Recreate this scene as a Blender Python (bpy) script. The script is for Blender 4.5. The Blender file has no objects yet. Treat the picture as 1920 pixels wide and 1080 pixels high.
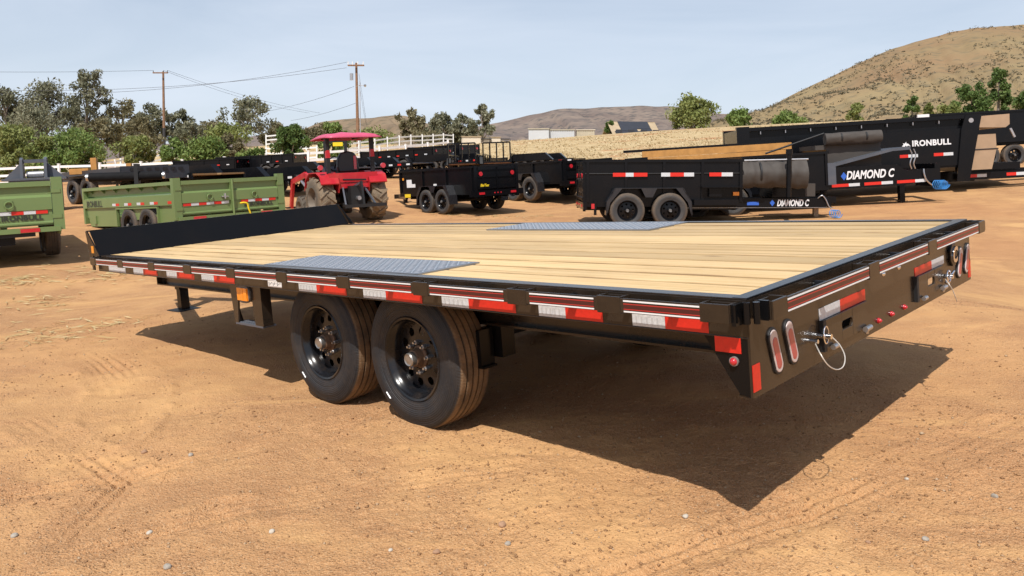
import bpy, math, random
import numpy as np
from mathutils import Matrix, Vector

random.seed(7); RNG = np.random.default_rng(7)
R_ = math.radians
scene = bpy.context.scene
col = scene.collection

# ------------------------------------------------------------------ camera
FPX, CX, CY = 1490.0, 960.0, 404.0          # focal length and principal point in 1920-px units
PITCH = R_(-3.03); CAMZ = 1.40
cam_d = bpy.data.cameras.new('camera'); cam = bpy.data.objects.new('camera', cam_d)
col.objects.link(cam); scene.camera = cam
cam_d.sensor_width = 36.0; cam_d.lens = 36.0 * FPX / 1920.0
cam_d.shift_y = -(540.0 - CY) / 1920.0
cam_d.clip_start = 0.05; cam_d.clip_end = 12000
cam.location = (0, 0, CAMZ); cam.rotation_euler = (R_(90) + PITCH, 0, 0)

RW = np.array([1.0, 0, 0]); FW = np.array([0, math.cos(PITCH), math.sin(PITCH)]); UW = np.cross(RW, FW)
CW = np.array([0, 0, CAMZ])
def PX(u, v, d):                             # a point seen at photo pixel (u, v), d metres deep
    return CW + d * (FW + RW * (u - CX) / FPX + UW * (CY - v) / FPX)

# frame of the big flatbed (x to its tail, y to its far side), solved from the photograph
YAW, TP, TR = R_(44.55), R_(-3.65), R_(-4.53)
TC = np.array([1.180, -2.239, 1.409])
_f = np.array([-math.sin(YAW) * math.cos(TP), math.cos(YAW) * math.cos(TP), math.sin(TP)])
_r = np.array([math.cos(YAW), math.sin(YAW), 0]); _u = np.cross(_r, _f)
TRr = math.cos(TR) * _r + math.sin(TR) * _u; TUu = -math.sin(TR) * _r + math.cos(TR) * _u
M3 = np.outer(RW, TRr) + np.outer(UW, TUu) + np.outer(FW, _f)
def T2W(p): return CW + M3 @ (np.asarray(p, float) - TC)
def W2T(p): return TC + M3.T @ (np.asarray(p, float) - CW)
def TFON(u, v, ax, val):                     # photo pixel -> flatbed frame point on an axis plane
    d = _f + TRr * (u - CX) / FPX + TUu * (CY - v) / FPX
    return TC + d * (val - TC[ax]) / d[ax]

# ------------------------------------------------------------------ light
SUN_T = np.array([0.39, -0.56, 1.0]); SUN_W = M3 @ SUN_T; SUN_W /= np.linalg.norm(SUN_W)
SUN_EL = math.asin(SUN_W[2]); SUN_AZ = math.atan2(SUN_W[0], SUN_W[1])
sun_d = bpy.data.lights.new('sun', 'SUN'); sun = bpy.data.objects.new('sun', sun_d); col.objects.link(sun)
sun_d.energy = 4.6; sun_d.angle = R_(0.5); sun_d.color = (1.0, 0.955, 0.89)
sun.rotation_euler = Vector(SUN_W).to_track_quat('Z', 'Y').to_euler(); sun.location = (0, -5, 30)

world = bpy.data.worlds.new('World'); scene.world = world; world.use_nodes = True
nt = world.node_tree; nt.nodes.clear()
def N(t, kind, **kw):
    n = t.nodes.new(kind)
    for k, v in kw.items():
        if k in n.inputs: n.inputs[k].default_value = v
        else: setattr(n, k, v)
    return n
out = N(nt, 'ShaderNodeOutputWorld'); bg = N(nt, 'ShaderNodeBackground', Strength=0.1)
sky = N(nt, 'ShaderNodeTexSky', sky_type='NISHITA', sun_disc=False, sun_elevation=SUN_EL, sun_rotation=SUN_AZ,
        altitude=400.0, air_density=1.0, dust_density=1.6, ozone_density=1.6)
tc = N(nt, 'ShaderNodeTexCoord'); mp = N(nt, 'ShaderNodeMapping'); mp.inputs['Scale'].default_value = (1.2, 1.2, 6.0)
nz = N(nt, 'ShaderNodeTexNoise', Scale=1.6, Detail=5.0, Roughness=0.55, Distortion=0.6)
rp = N(nt, 'ShaderNodeMapRange'); rp.inputs[1].default_value = 0.30; rp.inputs[2].default_value = 0.78
rp.inputs[3].default_value = 0.58; rp.inputs[4].default_value = 1.0
mx = N(nt, 'ShaderNodeMixRGB'); mx.inputs[2].default_value = (7.3, 8.05, 9.2, 1)   # thin high cloud veil
nt.links.new(tc.outputs['Generated'], mp.inputs[0]); nt.links.new(mp.outputs[0], nz.inputs['Vector'])
sx = N(nt, 'ShaderNodeSeparateXYZ'); nt.links.new(tc.outputs['Generated'], sx.inputs[0])
el = N(nt, 'ShaderNodeMapRange'); el.inputs[1].default_value = 0.0; el.inputs[2].default_value = 0.75; el.inputs[3].default_value = 1.0; el.inputs[4].default_value = 0.25
nt.links.new(sx.outputs[2], el.inputs[0]); vm = N(nt, 'ShaderNodeMath', operation='MULTIPLY'); nt.links.new(el.outputs[0], vm.inputs[0]); nt.links.new(rp.outputs[0], vm.inputs[1])
nt.links.new(nz.outputs[0], rp.inputs[0]); nt.links.new(vm.outputs[0], mx.inputs[0])
nt.links.new(sky.outputs[0], mx.inputs[1]); nt.links.new(mx.outputs[0], bg.inputs[0]); nt.links.new(bg.outputs[0], out.inputs[0])

scene.view_settings.view_transform = 'Standard'; scene.view_settings.look = 'None'
scene.view_settings.exposure = 0.10; scene.view_settings.gamma = 1.0
scene.cycles.max_bounces = 4; scene.cycles.diffuse_bounces = 3; scene.cycles.glossy_bounces = 3; scene.cycles.adaptive_threshold = 0.02; scene.cycles.transparent_max_bounces = 8
try: scene.cycles.use_denoising = True
except Exception: pass

# ------------------------------------------------------------------ materials
MATS = {}
def mat(name, color, rough=0.6, metal=0.0, spec=0.5, noise=None, bump=None, dust=None, coat=0.0):
    """noise=(scale, amount)  bump=(scale, strength, dist)  dust=(colour, scale, lo, hi, max)"""
    if name in MATS: return MATS[name]
    m = bpy.data.materials.new(name); m.use_nodes = True; t = m.node_tree
    b = t.nodes['Principled BSDF']
    b.inputs['Base Color'].default_value = (*color, 1); b.inputs['Roughness'].default_value = rough
    b.inputs['Metallic'].default_value = metal; b.inputs['Specular IOR Level'].default_value = spec
    b.inputs['Coat Weight'].default_value = coat; b.inputs['Coat Roughness'].default_value = 0.12
    tcn = N(t, 'ShaderNodeTexCoord'); src = None
    if noise:
        n = N(t, 'ShaderNodeTexNoise', Scale=noise[0], Detail=5.0, Roughness=0.6)
        t.links.new(tcn.outputs['Object'], n.inputs['Vector'])
        r = N(t, 'ShaderNodeMapRange'); r.inputs[1].default_value = 0.25; r.inputs[2].default_value = 0.75
        r.inputs[3].default_value = 1 - noise[1]; r.inputs[4].default_value = 1 + noise[1]
        t.links.new(n.outputs[0], r.inputs[0])
        mm = N(t, 'ShaderNodeMixRGB', blend_type='MULTIPLY'); mm.inputs[0].default_value = 1
        mm.inputs[1].default_value = (*color, 1); t.links.new(r.outputs[0], mm.inputs[2])
        src = mm.outputs[0]; t.links.new(src, b.inputs['Base Color'])
    if dust:
        n = N(t, 'ShaderNodeTexNoise', Scale=dust[1], Detail=6.0, Roughness=0.65)
        t.links.new(tcn.outputs['Object'], n.inputs['Vector'])
        r = N(t, 'ShaderNodeMapRange'); r.inputs[1].default_value = dust[2]; r.inputs[2].default_value = dust[3]
        r.inputs[3].default_value = 0; r.inputs[4].default_value = dust[4]
        t.links.new(n.outputs[0], r.inputs[0])
        mm = N(t, 'ShaderNodeMixRGB'); mm.inputs[2].default_value = (*dust[0], 1)
        if src: t.links.new(src, mm.inputs[1])
        else: mm.inputs[1].default_value = (*color, 1)
        t.links.new(r.outputs[0], mm.inputs[0]); t.links.new(mm.outputs[0], b.inputs['Base Color'])
        rr = N(t, 'ShaderNodeMapRange'); rr.inputs[1].default_value = 0; rr.inputs[2].default_value = 1
        rr.inputs[3].default_value = rough; rr.inputs[4].default_value = 0.9
        t.links.new(r.outputs[0], rr.inputs[0]); t.links.new(rr.outputs[0], b.inputs['Roughness'])
    if bump:
        n = N(t, 'ShaderNodeTexNoise', Scale=bump[0], Detail=6.0, Roughness=0.6)
        t.links.new(tcn.outputs['Object'], n.inputs['Vector'])
        bp = N(t, 'ShaderNodeBump', Strength=bump[1], Distance=bump[2])
        t.links.new(n.outputs[0], bp.inputs['Height']); t.links.new(bp.outputs[0], b.inputs['Normal'])
    MATS[name] = m; return m

TAN = (0.36, 0.22, 0.11)
black = mat('black_paint', (0.0055, 0.0055, 0.006), 0.20, spec=0.2, dust=(TAN, 2.5, 0.45, 0.9, 0.012), bump=(3.0, 0.02, 0.02))
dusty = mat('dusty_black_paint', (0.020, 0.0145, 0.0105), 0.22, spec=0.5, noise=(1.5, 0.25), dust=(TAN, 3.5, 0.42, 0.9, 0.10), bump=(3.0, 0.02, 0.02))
black2 = mat('black_paint_far', (0.0045, 0.005, 0.0065), 0.22, spec=0.22, dust=(TAN, 3.0, 0.45, 0.9, 0.012))
blackmatte = mat('black_matte', (0.010, 0.010, 0.011), 0.6)
green = mat('sage_green_paint', (0.150, 0.215, 0.078), 0.38, noise=(2.0, 0.05), dust=(TAN, 2.0, 0.5, 0.9, 0.10))
grey = mat('grey_paint', (0.075, 0.085, 0.105), 0.42, noise=(3, 0.1), dust=(TAN, 3.0, 0.5, 0.9, 0.12))
steel = mat('galvanised_steel', (0.55, 0.55, 0.56), 0.35, metal=0.9, noise=(20, 0.15))
chrome = mat('chrome', (0.8, 0.8, 0.82), 0.15, metal=1.0)
rust = mat('rusty_hub', (0.12, 0.066, 0.036), 0.7, noise=(40, 0.45))
redtape = mat('red_reflector', (0.62, 0.022, 0.012), 0.35, noise=(60, 0.12))
whitetape = mat('white_reflector', (0.56, 0.58, 0.60), 0.4, noise=(120, 0.22))
redstripe = mat('red_pinstripe', (0.42, 0.03, 0.025), 0.4)
maroon = mat('maroon_band', (0.065, 0.014, 0.013), 0.3)
whitestripe = mat('white_pinstripe', (0.78, 0.78, 0.78), 0.4)
redlens = mat('red_lens', (0.5, 0.02, 0.03), 0.15, coat=0.6)
redlens2 = mat('dull_red_lens', (0.42, 0.075, 0.07), 0.3, noise=(80, 0.15), coat=0.3)
greylens = mat('clear_lens_rim', (0.55, 0.46, 0.44), 0.3, noise=(60, 0.15))
amber = mat('amber_lens', (0.85, 0.26, 0.01), 0.2, noise=(40, 0.25), coat=0.6)
amberdull = mat('amber_reflector', (0.75, 0.28, 0.02), 0.4)
whitepaint = mat('white_vinyl', (0.80, 0.80, 0.79), 0.45, noise=(1.5, 0.05))
decalwhite = mat('decal_white', (0.74, 0.75, 0.77), 0.4)
decaldark = mat('decal_dark', (0.03, 0.035, 0.025), 0.5)
blue = mat('blue_decal', (0.03, 0.12, 0.52), 0.35)
bluecord = mat('blue_cord', (0.04, 0.24, 0.62), 0.4)
yellow = mat('yellow_strap', (0.85, 0.62, 0.02), 0.5)
tractorred = mat('tractor_red', (0.48, 0.012, 0.022), 0.35, noise=(4, 0.1), dust=(TAN, 4, 0.45, 0.85, 0.2))
canopyred = mat('canopy_faded_red', (0.56, 0.085, 0.165), 0.5, noise=(3, 0.12))
canvas = mat('tarp_canvas', (0.050, 0.042, 0.036), 0.7, noise=(3, 0.14), bump=(14, 0.25, 0.02))
canvasdark = mat('tarp_black', (0.009, 0.009, 0.010), 0.75, spec=0.15, noise=(6, 0.3), bump=(9, 0.5, 0.03))
timber = mat('orange_timber', (0.50, 0.235, 0.06), 0.7, noise=(6, 0.2))
brownwood = mat('pole_wood', (0.23, 0.125, 0.07), 0.85, noise=(5, 0.3))
darkwood = mat('pole_base', (0.045, 0.042, 0.042), 0.85)
tan_finish = mat('tan_steel_and_reflection', (0.36, 0.25, 0.16), 0.35, noise=(3, 0.15))  # jack leg colour, also the painted ground reflection on the gooseneck front

def rubber_mat(name, base, dirt, r0, r1, amount):
    m = bpy.data.materials.new(name); m.use_nodes = True; t = m.node_tree; b = t.nodes['Principled BSDF']
    b.inputs['Roughness'].default_value = 0.62; b.inputs['Specular IOR Level'].default_value = 0.35
    tcn = N(t, 'ShaderNodeTexCoord'); sp = N(t, 'ShaderNodeSeparateXYZ'); t.links.new(tcn.outputs['Object'], sp.inputs[0])
    cb = N(t, 'ShaderNodeCombineXYZ'); t.links.new(sp.outputs[0], cb.inputs[0]); t.links.new(sp.outputs[2], cb.inputs[2])
    ln = N(t, 'ShaderNodeVectorMath', operation='LENGTH'); t.links.new(cb.outputs[0], ln.inputs[0])
    r = N(t, 'ShaderNodeMapRange'); r.inputs[1].default_value = r0; r.inputs[2].default_value = r1
    t.links.new(ln.outputs['Value'], r.inputs[0])
    n = N(t, 'ShaderNodeTexNoise', Scale=9.0, Detail=6.0, Roughness=0.7); t.links.new(tcn.outputs['Object'], n.inputs['Vector'])
    n2 = N(t, 'ShaderNodeMapRange'); n2.inputs[1].default_value = 0.30; n2.inputs[2].default_value = 0.62
    n2.inputs[3].default_value = 0.35; n2.inputs[4].default_value = 1.0; t.links.new(n.outputs[0], n2.inputs[0])
    mu = N(t, 'ShaderNodeMath', operation='MULTIPLY'); t.links.new(r.outputs[0], mu.inputs[0]); t.links.new(n2.outputs[0], mu.inputs[1])
    n3 = N(t, 'ShaderNodeMapRange'); n3.inputs[1].default_value = 0.42; n3.inputs[2].default_value = 0.8
    n3.inputs[3].default_value = 0.03; n3.inputs[4].default_value = 0.5; t.links.new(n.outputs[0], n3.inputs[0])
    m2 = N(t, 'ShaderNodeMath', operation='MULTIPLY'); m2.inputs[1].default_value = amount; t.links.new(mu.outputs[0], m2.inputs[0])
    mxx = N(t, 'ShaderNodeMath', operation='MAXIMUM'); t.links.new(m2.outputs[0], mxx.inputs[0])
    m4 = N(t, 'ShaderNodeMath', operation='MULTIPLY'); m4.inputs[1].default_value = 0.26; t.links.new(n3.outputs[0], m4.inputs[0])
    t.links.new(m4.outputs[0], mxx.inputs[1])
    mc = N(t, 'ShaderNodeMixRGB'); mc.inputs[1].default_value = (*base, 1); mc.inputs[2].default_value = (*dirt, 1)
    t.links.new(mxx.outputs[0], mc.inputs[0]); t.links.new(mc.outputs[0], b.inputs['Base Color'])
    # concentric sidewall ribs and fine grain
    w = N(t, 'ShaderNodeMath', operation='MULTIPLY'); w.inputs[1].default_value = 620.0; t.links.new(ln.outputs['Value'], w.inputs[0])
    s = N(t, 'ShaderNodeMath', operation='SINE'); t.links.new(w.outputs[0], s.inputs[0])
    ad = N(t, 'ShaderNodeMath', operation='ADD'); t.links.new(s.outputs[0], ad.inputs[0])
    g = N(t, 'ShaderNodeTexNoise', Scale=70.0, Detail=3.0); t.links.new(tcn.outputs['Object'], g.inputs['Vector'])
    g2 = N(t, 'ShaderNodeMath', operation='MULTIPLY'); g2.inputs[1].default_value = 4.0; t.links.new(g.outputs[0], g2.inputs[0])
    t.links.new(g2.outputs[0], ad.inputs[1])
    an = N(t, 'ShaderNodeMath', operation='ARCTAN2'); t.links.new(sp.outputs[2], an.inputs[0]); t.links.new(sp.outputs[0], an.inputs[1])
    zg = N(t, 'ShaderNodeMath', operation='MULTIPLY_ADD'); zg.inputs[1].default_value = 150.0; t.links.new(an.outputs[0], zg.inputs[0]); yy = N(t, 'ShaderNodeMath', operation='MULTIPLY'); yy.inputs[1].default_value = 90.0; t.links.new(sp.outputs[1], yy.inputs[0]); t.links.new(yy.outputs[0], zg.inputs[2])
    sn = N(t, 'ShaderNodeMath', operation='SINE'); t.links.new(zg.outputs[0], sn.inputs[0]); ps = N(t, 'ShaderNodeMapRange'); ps.inputs[1].default_value = -1.0; ps.inputs[2].default_value = -0.7; ps.inputs[3].default_value = -7.0; ps.inputs[4].default_value = 0.0; t.links.new(sn.outputs[0], ps.inputs[0])
    rs_ = N(t, 'ShaderNodeMapRange'); rs_.inputs[1].default_value = r0 - 0.012; rs_.inputs[2].default_value = r0; t.links.new(ln.outputs['Value'], rs_.inputs[0])
    pm_ = N(t, 'ShaderNodeMath', operation='MULTIPLY'); t.links.new(ps.outputs[0], pm_.inputs[0]); t.links.new(rs_.outputs[0], pm_.inputs[1]); ad2 = N(t, 'ShaderNodeMath', operation='ADD'); t.links.new(ad.outputs[0], ad2.inputs[0]); t.links.new(pm_.outputs[0], ad2.inputs[1])
    bp = N(t, 'ShaderNodeBump', Strength=0.45, Distance=0.002); t.links.new(ad2.outputs[0], bp.inputs['Height'])
    t.links.new(bp.outputs[0], b.inputs['Normal'])
    return m
rubber = rubber_mat('tyre_rubber', (0.017, 0.0185, 0.022), (0.25, 0.155, 0.082), 0.355, 0.363, 0.9)
rubber2 = rubber_mat('tyre_rubber_far', (0.045, 0.046, 0.048), (0.25, 0.17, 0.10), 0.30, 0.36, 0.45)
rubber3 = rubber_mat('tractor_tyre_rubber', (0.10, 0.088, 0.07), (0.30, 0.22, 0.14), 0.30, 0.52, 0.8)

def wood_mat():
    m = bpy.data.materials.new('pine_plank'); m.use_nodes = True; t = m.node_tree; b = t.nodes['Principled BSDF']
    b.inputs['Roughness'].default_value = 0.62; b.inputs['Specular IOR Level'].default_value = 0.3
    tcn = N(t, 'ShaderNodeTexCoord'); oi = N(t, 'ShaderNodeObjectInfo')
    off = N(t, 'ShaderNodeVectorMath', operation='MULTIPLY'); off.inputs[1].default_value = (37, 19, 11)
    cbv = N(t, 'ShaderNodeCombineXYZ')
    for i in range(3): t.links.new(oi.outputs['Random'], cbv.inputs[i])
    t.links.new(cbv.outputs[0], off.inputs[0])
    add = N(t, 'ShaderNodeVectorMath', operation='ADD'); t.links.new(tcn.outputs['Object'], add.inputs[0]); t.links.new(off.outputs[0], add.inputs[1])
    mpp = N(t, 'ShaderNodeMapping'); mpp.inputs['Scale'].default_value = (0.55, 30, 30); t.links.new(add.outputs[0], mpp.inputs[0])
    n = N(t, 'ShaderNodeTexNoise', Scale=1.6, Detail=6.0, Roughness=0.6, Distortion=0.5); t.links.new(mpp.outputs[0], n.inputs['Vector'])
    cr = N(t, 'ShaderNodeValToRGB'); e = cr.color_ramp.elements
    e[0].position = 0.30; e[0].color = (0.30, 0.17, 0.065, 1); e[1].position = 0.62; e[1].color = (0.71, 0.508, 0.265, 1)
    x = e.new(0.42); x.color = (0.615, 0.42, 0.195, 1)
    t.links.new(n.outputs[0], cr.inputs[0])
    hs = N(t, 'ShaderNodeHueSaturation'); mr = N(t, 'ShaderNodeMapRange'); mr.inputs[3].default_value = 0.78; mr.inputs[4].default_value = 1.10
    t.links.new(oi.outputs['Random'], mr.inputs[0]); t.links.new(mr.outputs[0], hs.inputs['Value']); t.links.new(cr.outputs[0], hs.inputs['Color'])
    # knots
    mk = N(t, 'ShaderNodeMapping'); mk.inputs['Scale'].default_value = (1.3, 5, 5); t.links.new(add.outputs[0], mk.inputs[0])
    vo = N(t, 'ShaderNodeTexVoronoi', Scale=1.0); t.links.new(mk.outputs[0], vo.inputs['Vector'])
    kr = N(t, 'ShaderNodeMapRange'); kr.inputs[1].default_value = 0.03; kr.inputs[2].default_value = 0.10; kr.inputs[3].default_value = 0.75; kr.inputs[4].default_value = 0.0
    t.links.new(vo.outputs['Distance'], kr.inputs[0])
    mk2 = N(t, 'ShaderNodeMixRGB'); mk2.inputs[2].default_value = (0.16, 0.075, 0.03, 1)
    t.links.new(kr.outputs[0], mk2.inputs[0]); t.links.new(hs.outputs[0], mk2.inputs[1])
    # large stains
    ns = N(t, 'ShaderNodeTexNoise', Scale=1.3, Detail=4.0); t.links.new(add.outputs[0], ns.inputs['Vector'])
    sr = N(t, 'ShaderNodeMapRange'); sr.inputs[1].default_value = 0.35; sr.inputs[2].default_value = 0.7; sr.inputs[3].default_value = 0.86; sr.inputs[4].default_value = 1.06
    t.links.new(ns.outputs[0], sr.inputs[0])
    mu = N(t, 'ShaderNodeMixRGB', blend_type='MULTIPLY'); mu.inputs[0].default_value = 1
    t.links.new(mk2.outputs[0], mu.inputs[1]); t.links.new(sr.outputs[0], mu.inputs[2])
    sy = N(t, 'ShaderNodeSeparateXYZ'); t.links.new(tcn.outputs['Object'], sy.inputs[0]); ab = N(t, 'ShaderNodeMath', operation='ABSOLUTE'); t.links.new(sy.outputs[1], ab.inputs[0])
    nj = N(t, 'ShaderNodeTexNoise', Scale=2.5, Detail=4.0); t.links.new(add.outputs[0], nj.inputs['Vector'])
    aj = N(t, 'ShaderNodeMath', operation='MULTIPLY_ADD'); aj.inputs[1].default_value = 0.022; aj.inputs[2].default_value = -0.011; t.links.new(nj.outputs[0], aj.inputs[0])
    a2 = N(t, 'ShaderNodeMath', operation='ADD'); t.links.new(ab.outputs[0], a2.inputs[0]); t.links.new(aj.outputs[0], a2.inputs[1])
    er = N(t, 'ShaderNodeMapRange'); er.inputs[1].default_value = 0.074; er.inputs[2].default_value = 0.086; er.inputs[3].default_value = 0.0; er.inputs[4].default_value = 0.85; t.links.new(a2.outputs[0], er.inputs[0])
    ge = N(t, 'ShaderNodeMixRGB'); ge.inputs[2].default_value = (0.20, 0.115, 0.05, 1); t.links.new(er.outputs[0], ge.inputs[0]); t.links.new(mu.outputs[0], ge.inputs[1])   # seam shade painted as dark bands along the plank edges
    t.links.new(ge.outputs[0], b.inputs['Base Color'])
    bp = N(t, 'ShaderNodeBump', Strength=0.25, Distance=0.004); t.links.new(n.outputs[0], bp.inputs['Height']); t.links.new(bp.outputs[0], b.inputs['Normal'])
    return m
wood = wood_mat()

# ------------------------------------------------------------------ mesh builder
class MB:
    def __init__(s): s.V = []; s.F = []; s.I = []; s.mi = 0
    def m(s, i): s.mi = i; return s
    def add(s, vs, fs):
        o = len(s.V); s.V.extend([tuple(map(float, v)) for v in vs])
        for f in fs: s.F.append(tuple(o + i for i in f)); s.I.append(s.mi)
        return s
    def box(s, x0, x1, y0, y1, z0, z1):
        x0, x1 = min(x0, x1), max(x0, x1); y0, y1 = min(y0, y1), max(y0, y1); z0, z1 = min(z0, z1), max(z0, z1)
        v = [(x, y, z) for z in (z0, z1) for y in (y0, y1) for x in (x0, x1)]
        return s.add(v, [(0, 2, 3, 1), (4, 5, 7, 6), (0, 1, 5, 4), (2, 6, 7, 3), (0, 4, 6, 2), (1, 3, 7, 5)])
    def beam(s, p0, p1, w, h, up=(0, 0, 1)):
        p0 = np.array(p0, float); p1 = np.array(p1, float); d = p1 - p0; d /= np.linalg.norm(d)
        a = np.cross(d, np.array(up, float)); a /= np.linalg.norm(a); b = np.cross(a, d)
        v = []
        for p in (p0, p1):
            for q in (-1, 1):
                for r in (-1, 1): v.append(p + a * w / 2 * r + b * h / 2 * q)
        return s.add(v, [(0, 1, 3, 2), (4, 6, 7, 5), (0, 4, 5, 1), (2, 3, 7, 6), (0, 2, 6, 4), (1, 5, 7, 3)])
    def prism(s, poly, ax, a0, a1):
        """poly in the two other axes (in xyz order), extruded along axis ax"""
        n = len(poly); v = []
        for a in (a0, a1):
            for p in poly:
                q = list(p); q.insert(ax, a); v.append(q)
        f = [tuple(range(n))[::-1], tuple(range(n, 2 * n))] + [(i, (i + 1) % n, n + (i + 1) % n, n + i) for i in range(n)]
        return s.add(v, f)
    def cyl(s, p0, p1, r0, r1=None, n=14, cap=True):
        r1 = r0 if r1 is None else r1
        p0 = np.array(p0, float); p1 = np.array(p1, float); d = p1 - p0; d /= (np.linalg.norm(d) + 1e-9)
        t = np.array([0, 0, 1.0]) if abs(d[2]) < 0.9 else np.array([1.0, 0, 0])
        a = np.cross(d, t); a /= np.linalg.norm(a); b = np.cross(d, a); v = []
        for p, r in ((p0, r0), (p1, r1)):
            for i in range(n):
                t_ = 2 * math.pi * i / n; v.append(p + (a * math.cos(t_) + b * math.sin(t_)) * r)
        f = [(i, (i + 1) % n, n + (i + 1) % n, n + i) for i in range(n)]
        if cap: f += [tuple(range(n))[::-1], tuple(range(n, 2 * n))]
        return s.add(v, f)
    def tube(s, pts, r, n=8):
        pts = [np.array(p, float) for p in pts]; rr = r if hasattr(r, '__len__') else [r] * len(pts)
        v = []; prev = None
        for i, p in enumerate(pts):
            d = pts[min(i + 1, len(pts) - 1)] - pts[max(i - 1, 0)]; d /= (np.linalg.norm(d) + 1e-9)
            if prev is None:
                t = np.array([0, 0, 1.0]) if abs(d[2]) < 0.9 else np.array([1.0, 0, 0])
                a = np.cross(d, t)
            else: a = prev - d * (prev @ d)
            a /= np.linalg.norm(a); prev = a; b = np.cross(d, a)
            for k in range(n):
                t_ = 2 * math.pi * k / n; v.append(p + (a * math.cos(t_) + b * math.sin(t_)) * rr[i])
        f = []
        for i in range(len(pts) - 1):
            for k in range(n): f.append((i * n + k, i * n + (k + 1) % n, (i + 1) * n + (k + 1) % n, (i + 1) * n + k))
        f += [tuple(range(n))[::-1], tuple(range((len(pts) - 1) * n, len(pts) * n))]
        return s.add(v, f)
    def lathe(s, prof, c=(0, 0, 0), n=64):
        """profile of (y, r), revolved about the y axis through c"""
        v = []
        for (y, r) in prof:
            for i in range(n):
                t_ = 2 * math.pi * i / n; v.append((c[0] + r * math.cos(t_), c[1] + y, c[2] + r * math.sin(t_)))
        f = []
        for j in range(len(prof) - 1):
            for i in range(n): f.append((j * n + i, (j + 1) * n + i, (j + 1) * n + (i + 1) % n, j * n + (i + 1) % n))
        return s.add(v, f)
    def mesh(s, name, mats, smooth=None):
        me = bpy.data.meshes.new(name); me.from_pydata(s.V, [], s.F)
        for m in (mats if isinstance(mats, (list, tuple)) else [mats]): me.materials.append(m)
        if any(s.I): me.polygons.foreach_set('material_index', s.I)
        if smooth is not None:
            me.polygons.foreach_set('use_smooth', [True] * len(me.polygons)); me.set_sharp_from_angle(angle=R_(smooth))
        me.update(); return me
    def build(s, name, mats, parent=None, smooth=None, bevel=0, off=None):
        return link(name, s.mesh(name, mats, smooth), parent, bevel, off)

def link(name, me, parent=None, bevel=0, off=None):
    o = bpy.data.objects.new(name, me); col.objects.link(o)
    if parent is not None: o.parent = parent
    if off is not None: o.location = off
    if bevel:
        b = o.modifiers.new('bevel', 'BEVEL'); b.width = bevel; b.segments = 2; b.limit_method = 'ANGLE'; b.angle_limit = R_(40)
    return o
def tag(o, label=None, cat=None, group=None, kind=None):
    if label: o['label'] = label
    if cat: o['category'] = cat
    if group: o['group'] = group
    if kind: o['kind'] = kind
    return o
def empty(name, mw, label, cat, group=None):
    o = bpy.data.objects.new(name, None); col.objects.link(o); o.empty_display_size = 0.3
    o.matrix_world = mw; return tag(o, label, cat, group)
def mesh_np(name, V, F, mats, smooth=False):
    me = bpy.data.meshes.new(name); V = np.asarray(V, np.float32); F = np.asarray(F, np.int32)
    me.vertices.add(len(V)); me.vertices.foreach_set('co', V.ravel())
    k = F.shape[1]; me.loops.add(F.size); me.loops.foreach_set('vertex_index', F.ravel())
    me.polygons.add(len(F)); me.polygons.foreach_set('loop_start', np.arange(0, F.size, k, dtype=np.int32))
    me.polygons.foreach_set('loop_total', np.full(len(F), k, np.int32))
    if smooth: me.polygons.foreach_set('use_smooth', np.ones(len(F), bool))
    for m in (mats if isinstance(mats, (list, tuple)) else [mats]): me.materials.append(m)
    me.update(calc_edges=True); me.validate(); return me

def text_mesh(txt, size, m, shear=0.0, bold=0.0, extrude=0.002, sx=1.0, space=1.0):
    c = bpy.data.curves.new('t', 'FONT'); c.body = txt; c.size = size; c.shear = shear; c.offset = bold; c.extrude = extrude
    c.space_character = space; c.resolution_u = 3; c.align_x = 'LEFT'
    o = bpy.data.objects.new('t', c); col.objects.link(o)
    dg = bpy.context.evaluated_depsgraph_get(); me = bpy.data.meshes.new_from_object(o.evaluated_get(dg))
    bpy.data.objects.remove(o); bpy.data.curves.remove(c)
    for v in me.vertices: v.co.x *= sx
    me.materials.clear(); me.materials.append(m); return me
def put_text(parent, me, origin, right, up, name='lettering'):
    r = Vector(right).normalized(); u = Vector(up).normalized(); n = r.cross(u)
    o = bpy.data.objects.new(name, me); col.objects.link(o); o.parent = parent
    mt = Matrix((r, u, n)).transposed().to_4x4(); mt.translation = Vector(origin); o.matrix_local = mt
    return o

# ------------------------------------------------------------------ noise + ground height
def vnoise(x, y, seed=0):
    xi = np.floor(x).astype(np.int64); yi = np.floor(y).astype(np.int64); fx = x - xi; fy = y - yi
    def h(a, b):
        n = (a * 374761393 + b * 668265263 + seed * 1442695041) & 0x7fffffff
        n = ((n ^ (n >> 13)) * 1274126177) & 0x7fffffff
        return ((n ^ (n >> 16)) & 0xffff) / 65535.0
    sx = fx * fx * (3 - 2 * fx); sy = fy * fy * (3 - 2 * fy)
    return (h(xi, yi) * (1 - sx) + h(xi + 1, yi) * sx) * (1 - sy) + (h(xi, yi + 1) * (1 - sx) + h(xi + 1, yi + 1) * sx) * sy
def fbm(x, y, oct=4, seed=0, g=0.5):
    s = np.zeros_like(x, float); a = 1.0; t = 0
    for i in range(oct):
        s += a * (vnoise(x * 2 ** i, y * 2 ** i, seed + i) - 0.5); t += a; a *= g
    return s / t

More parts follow.
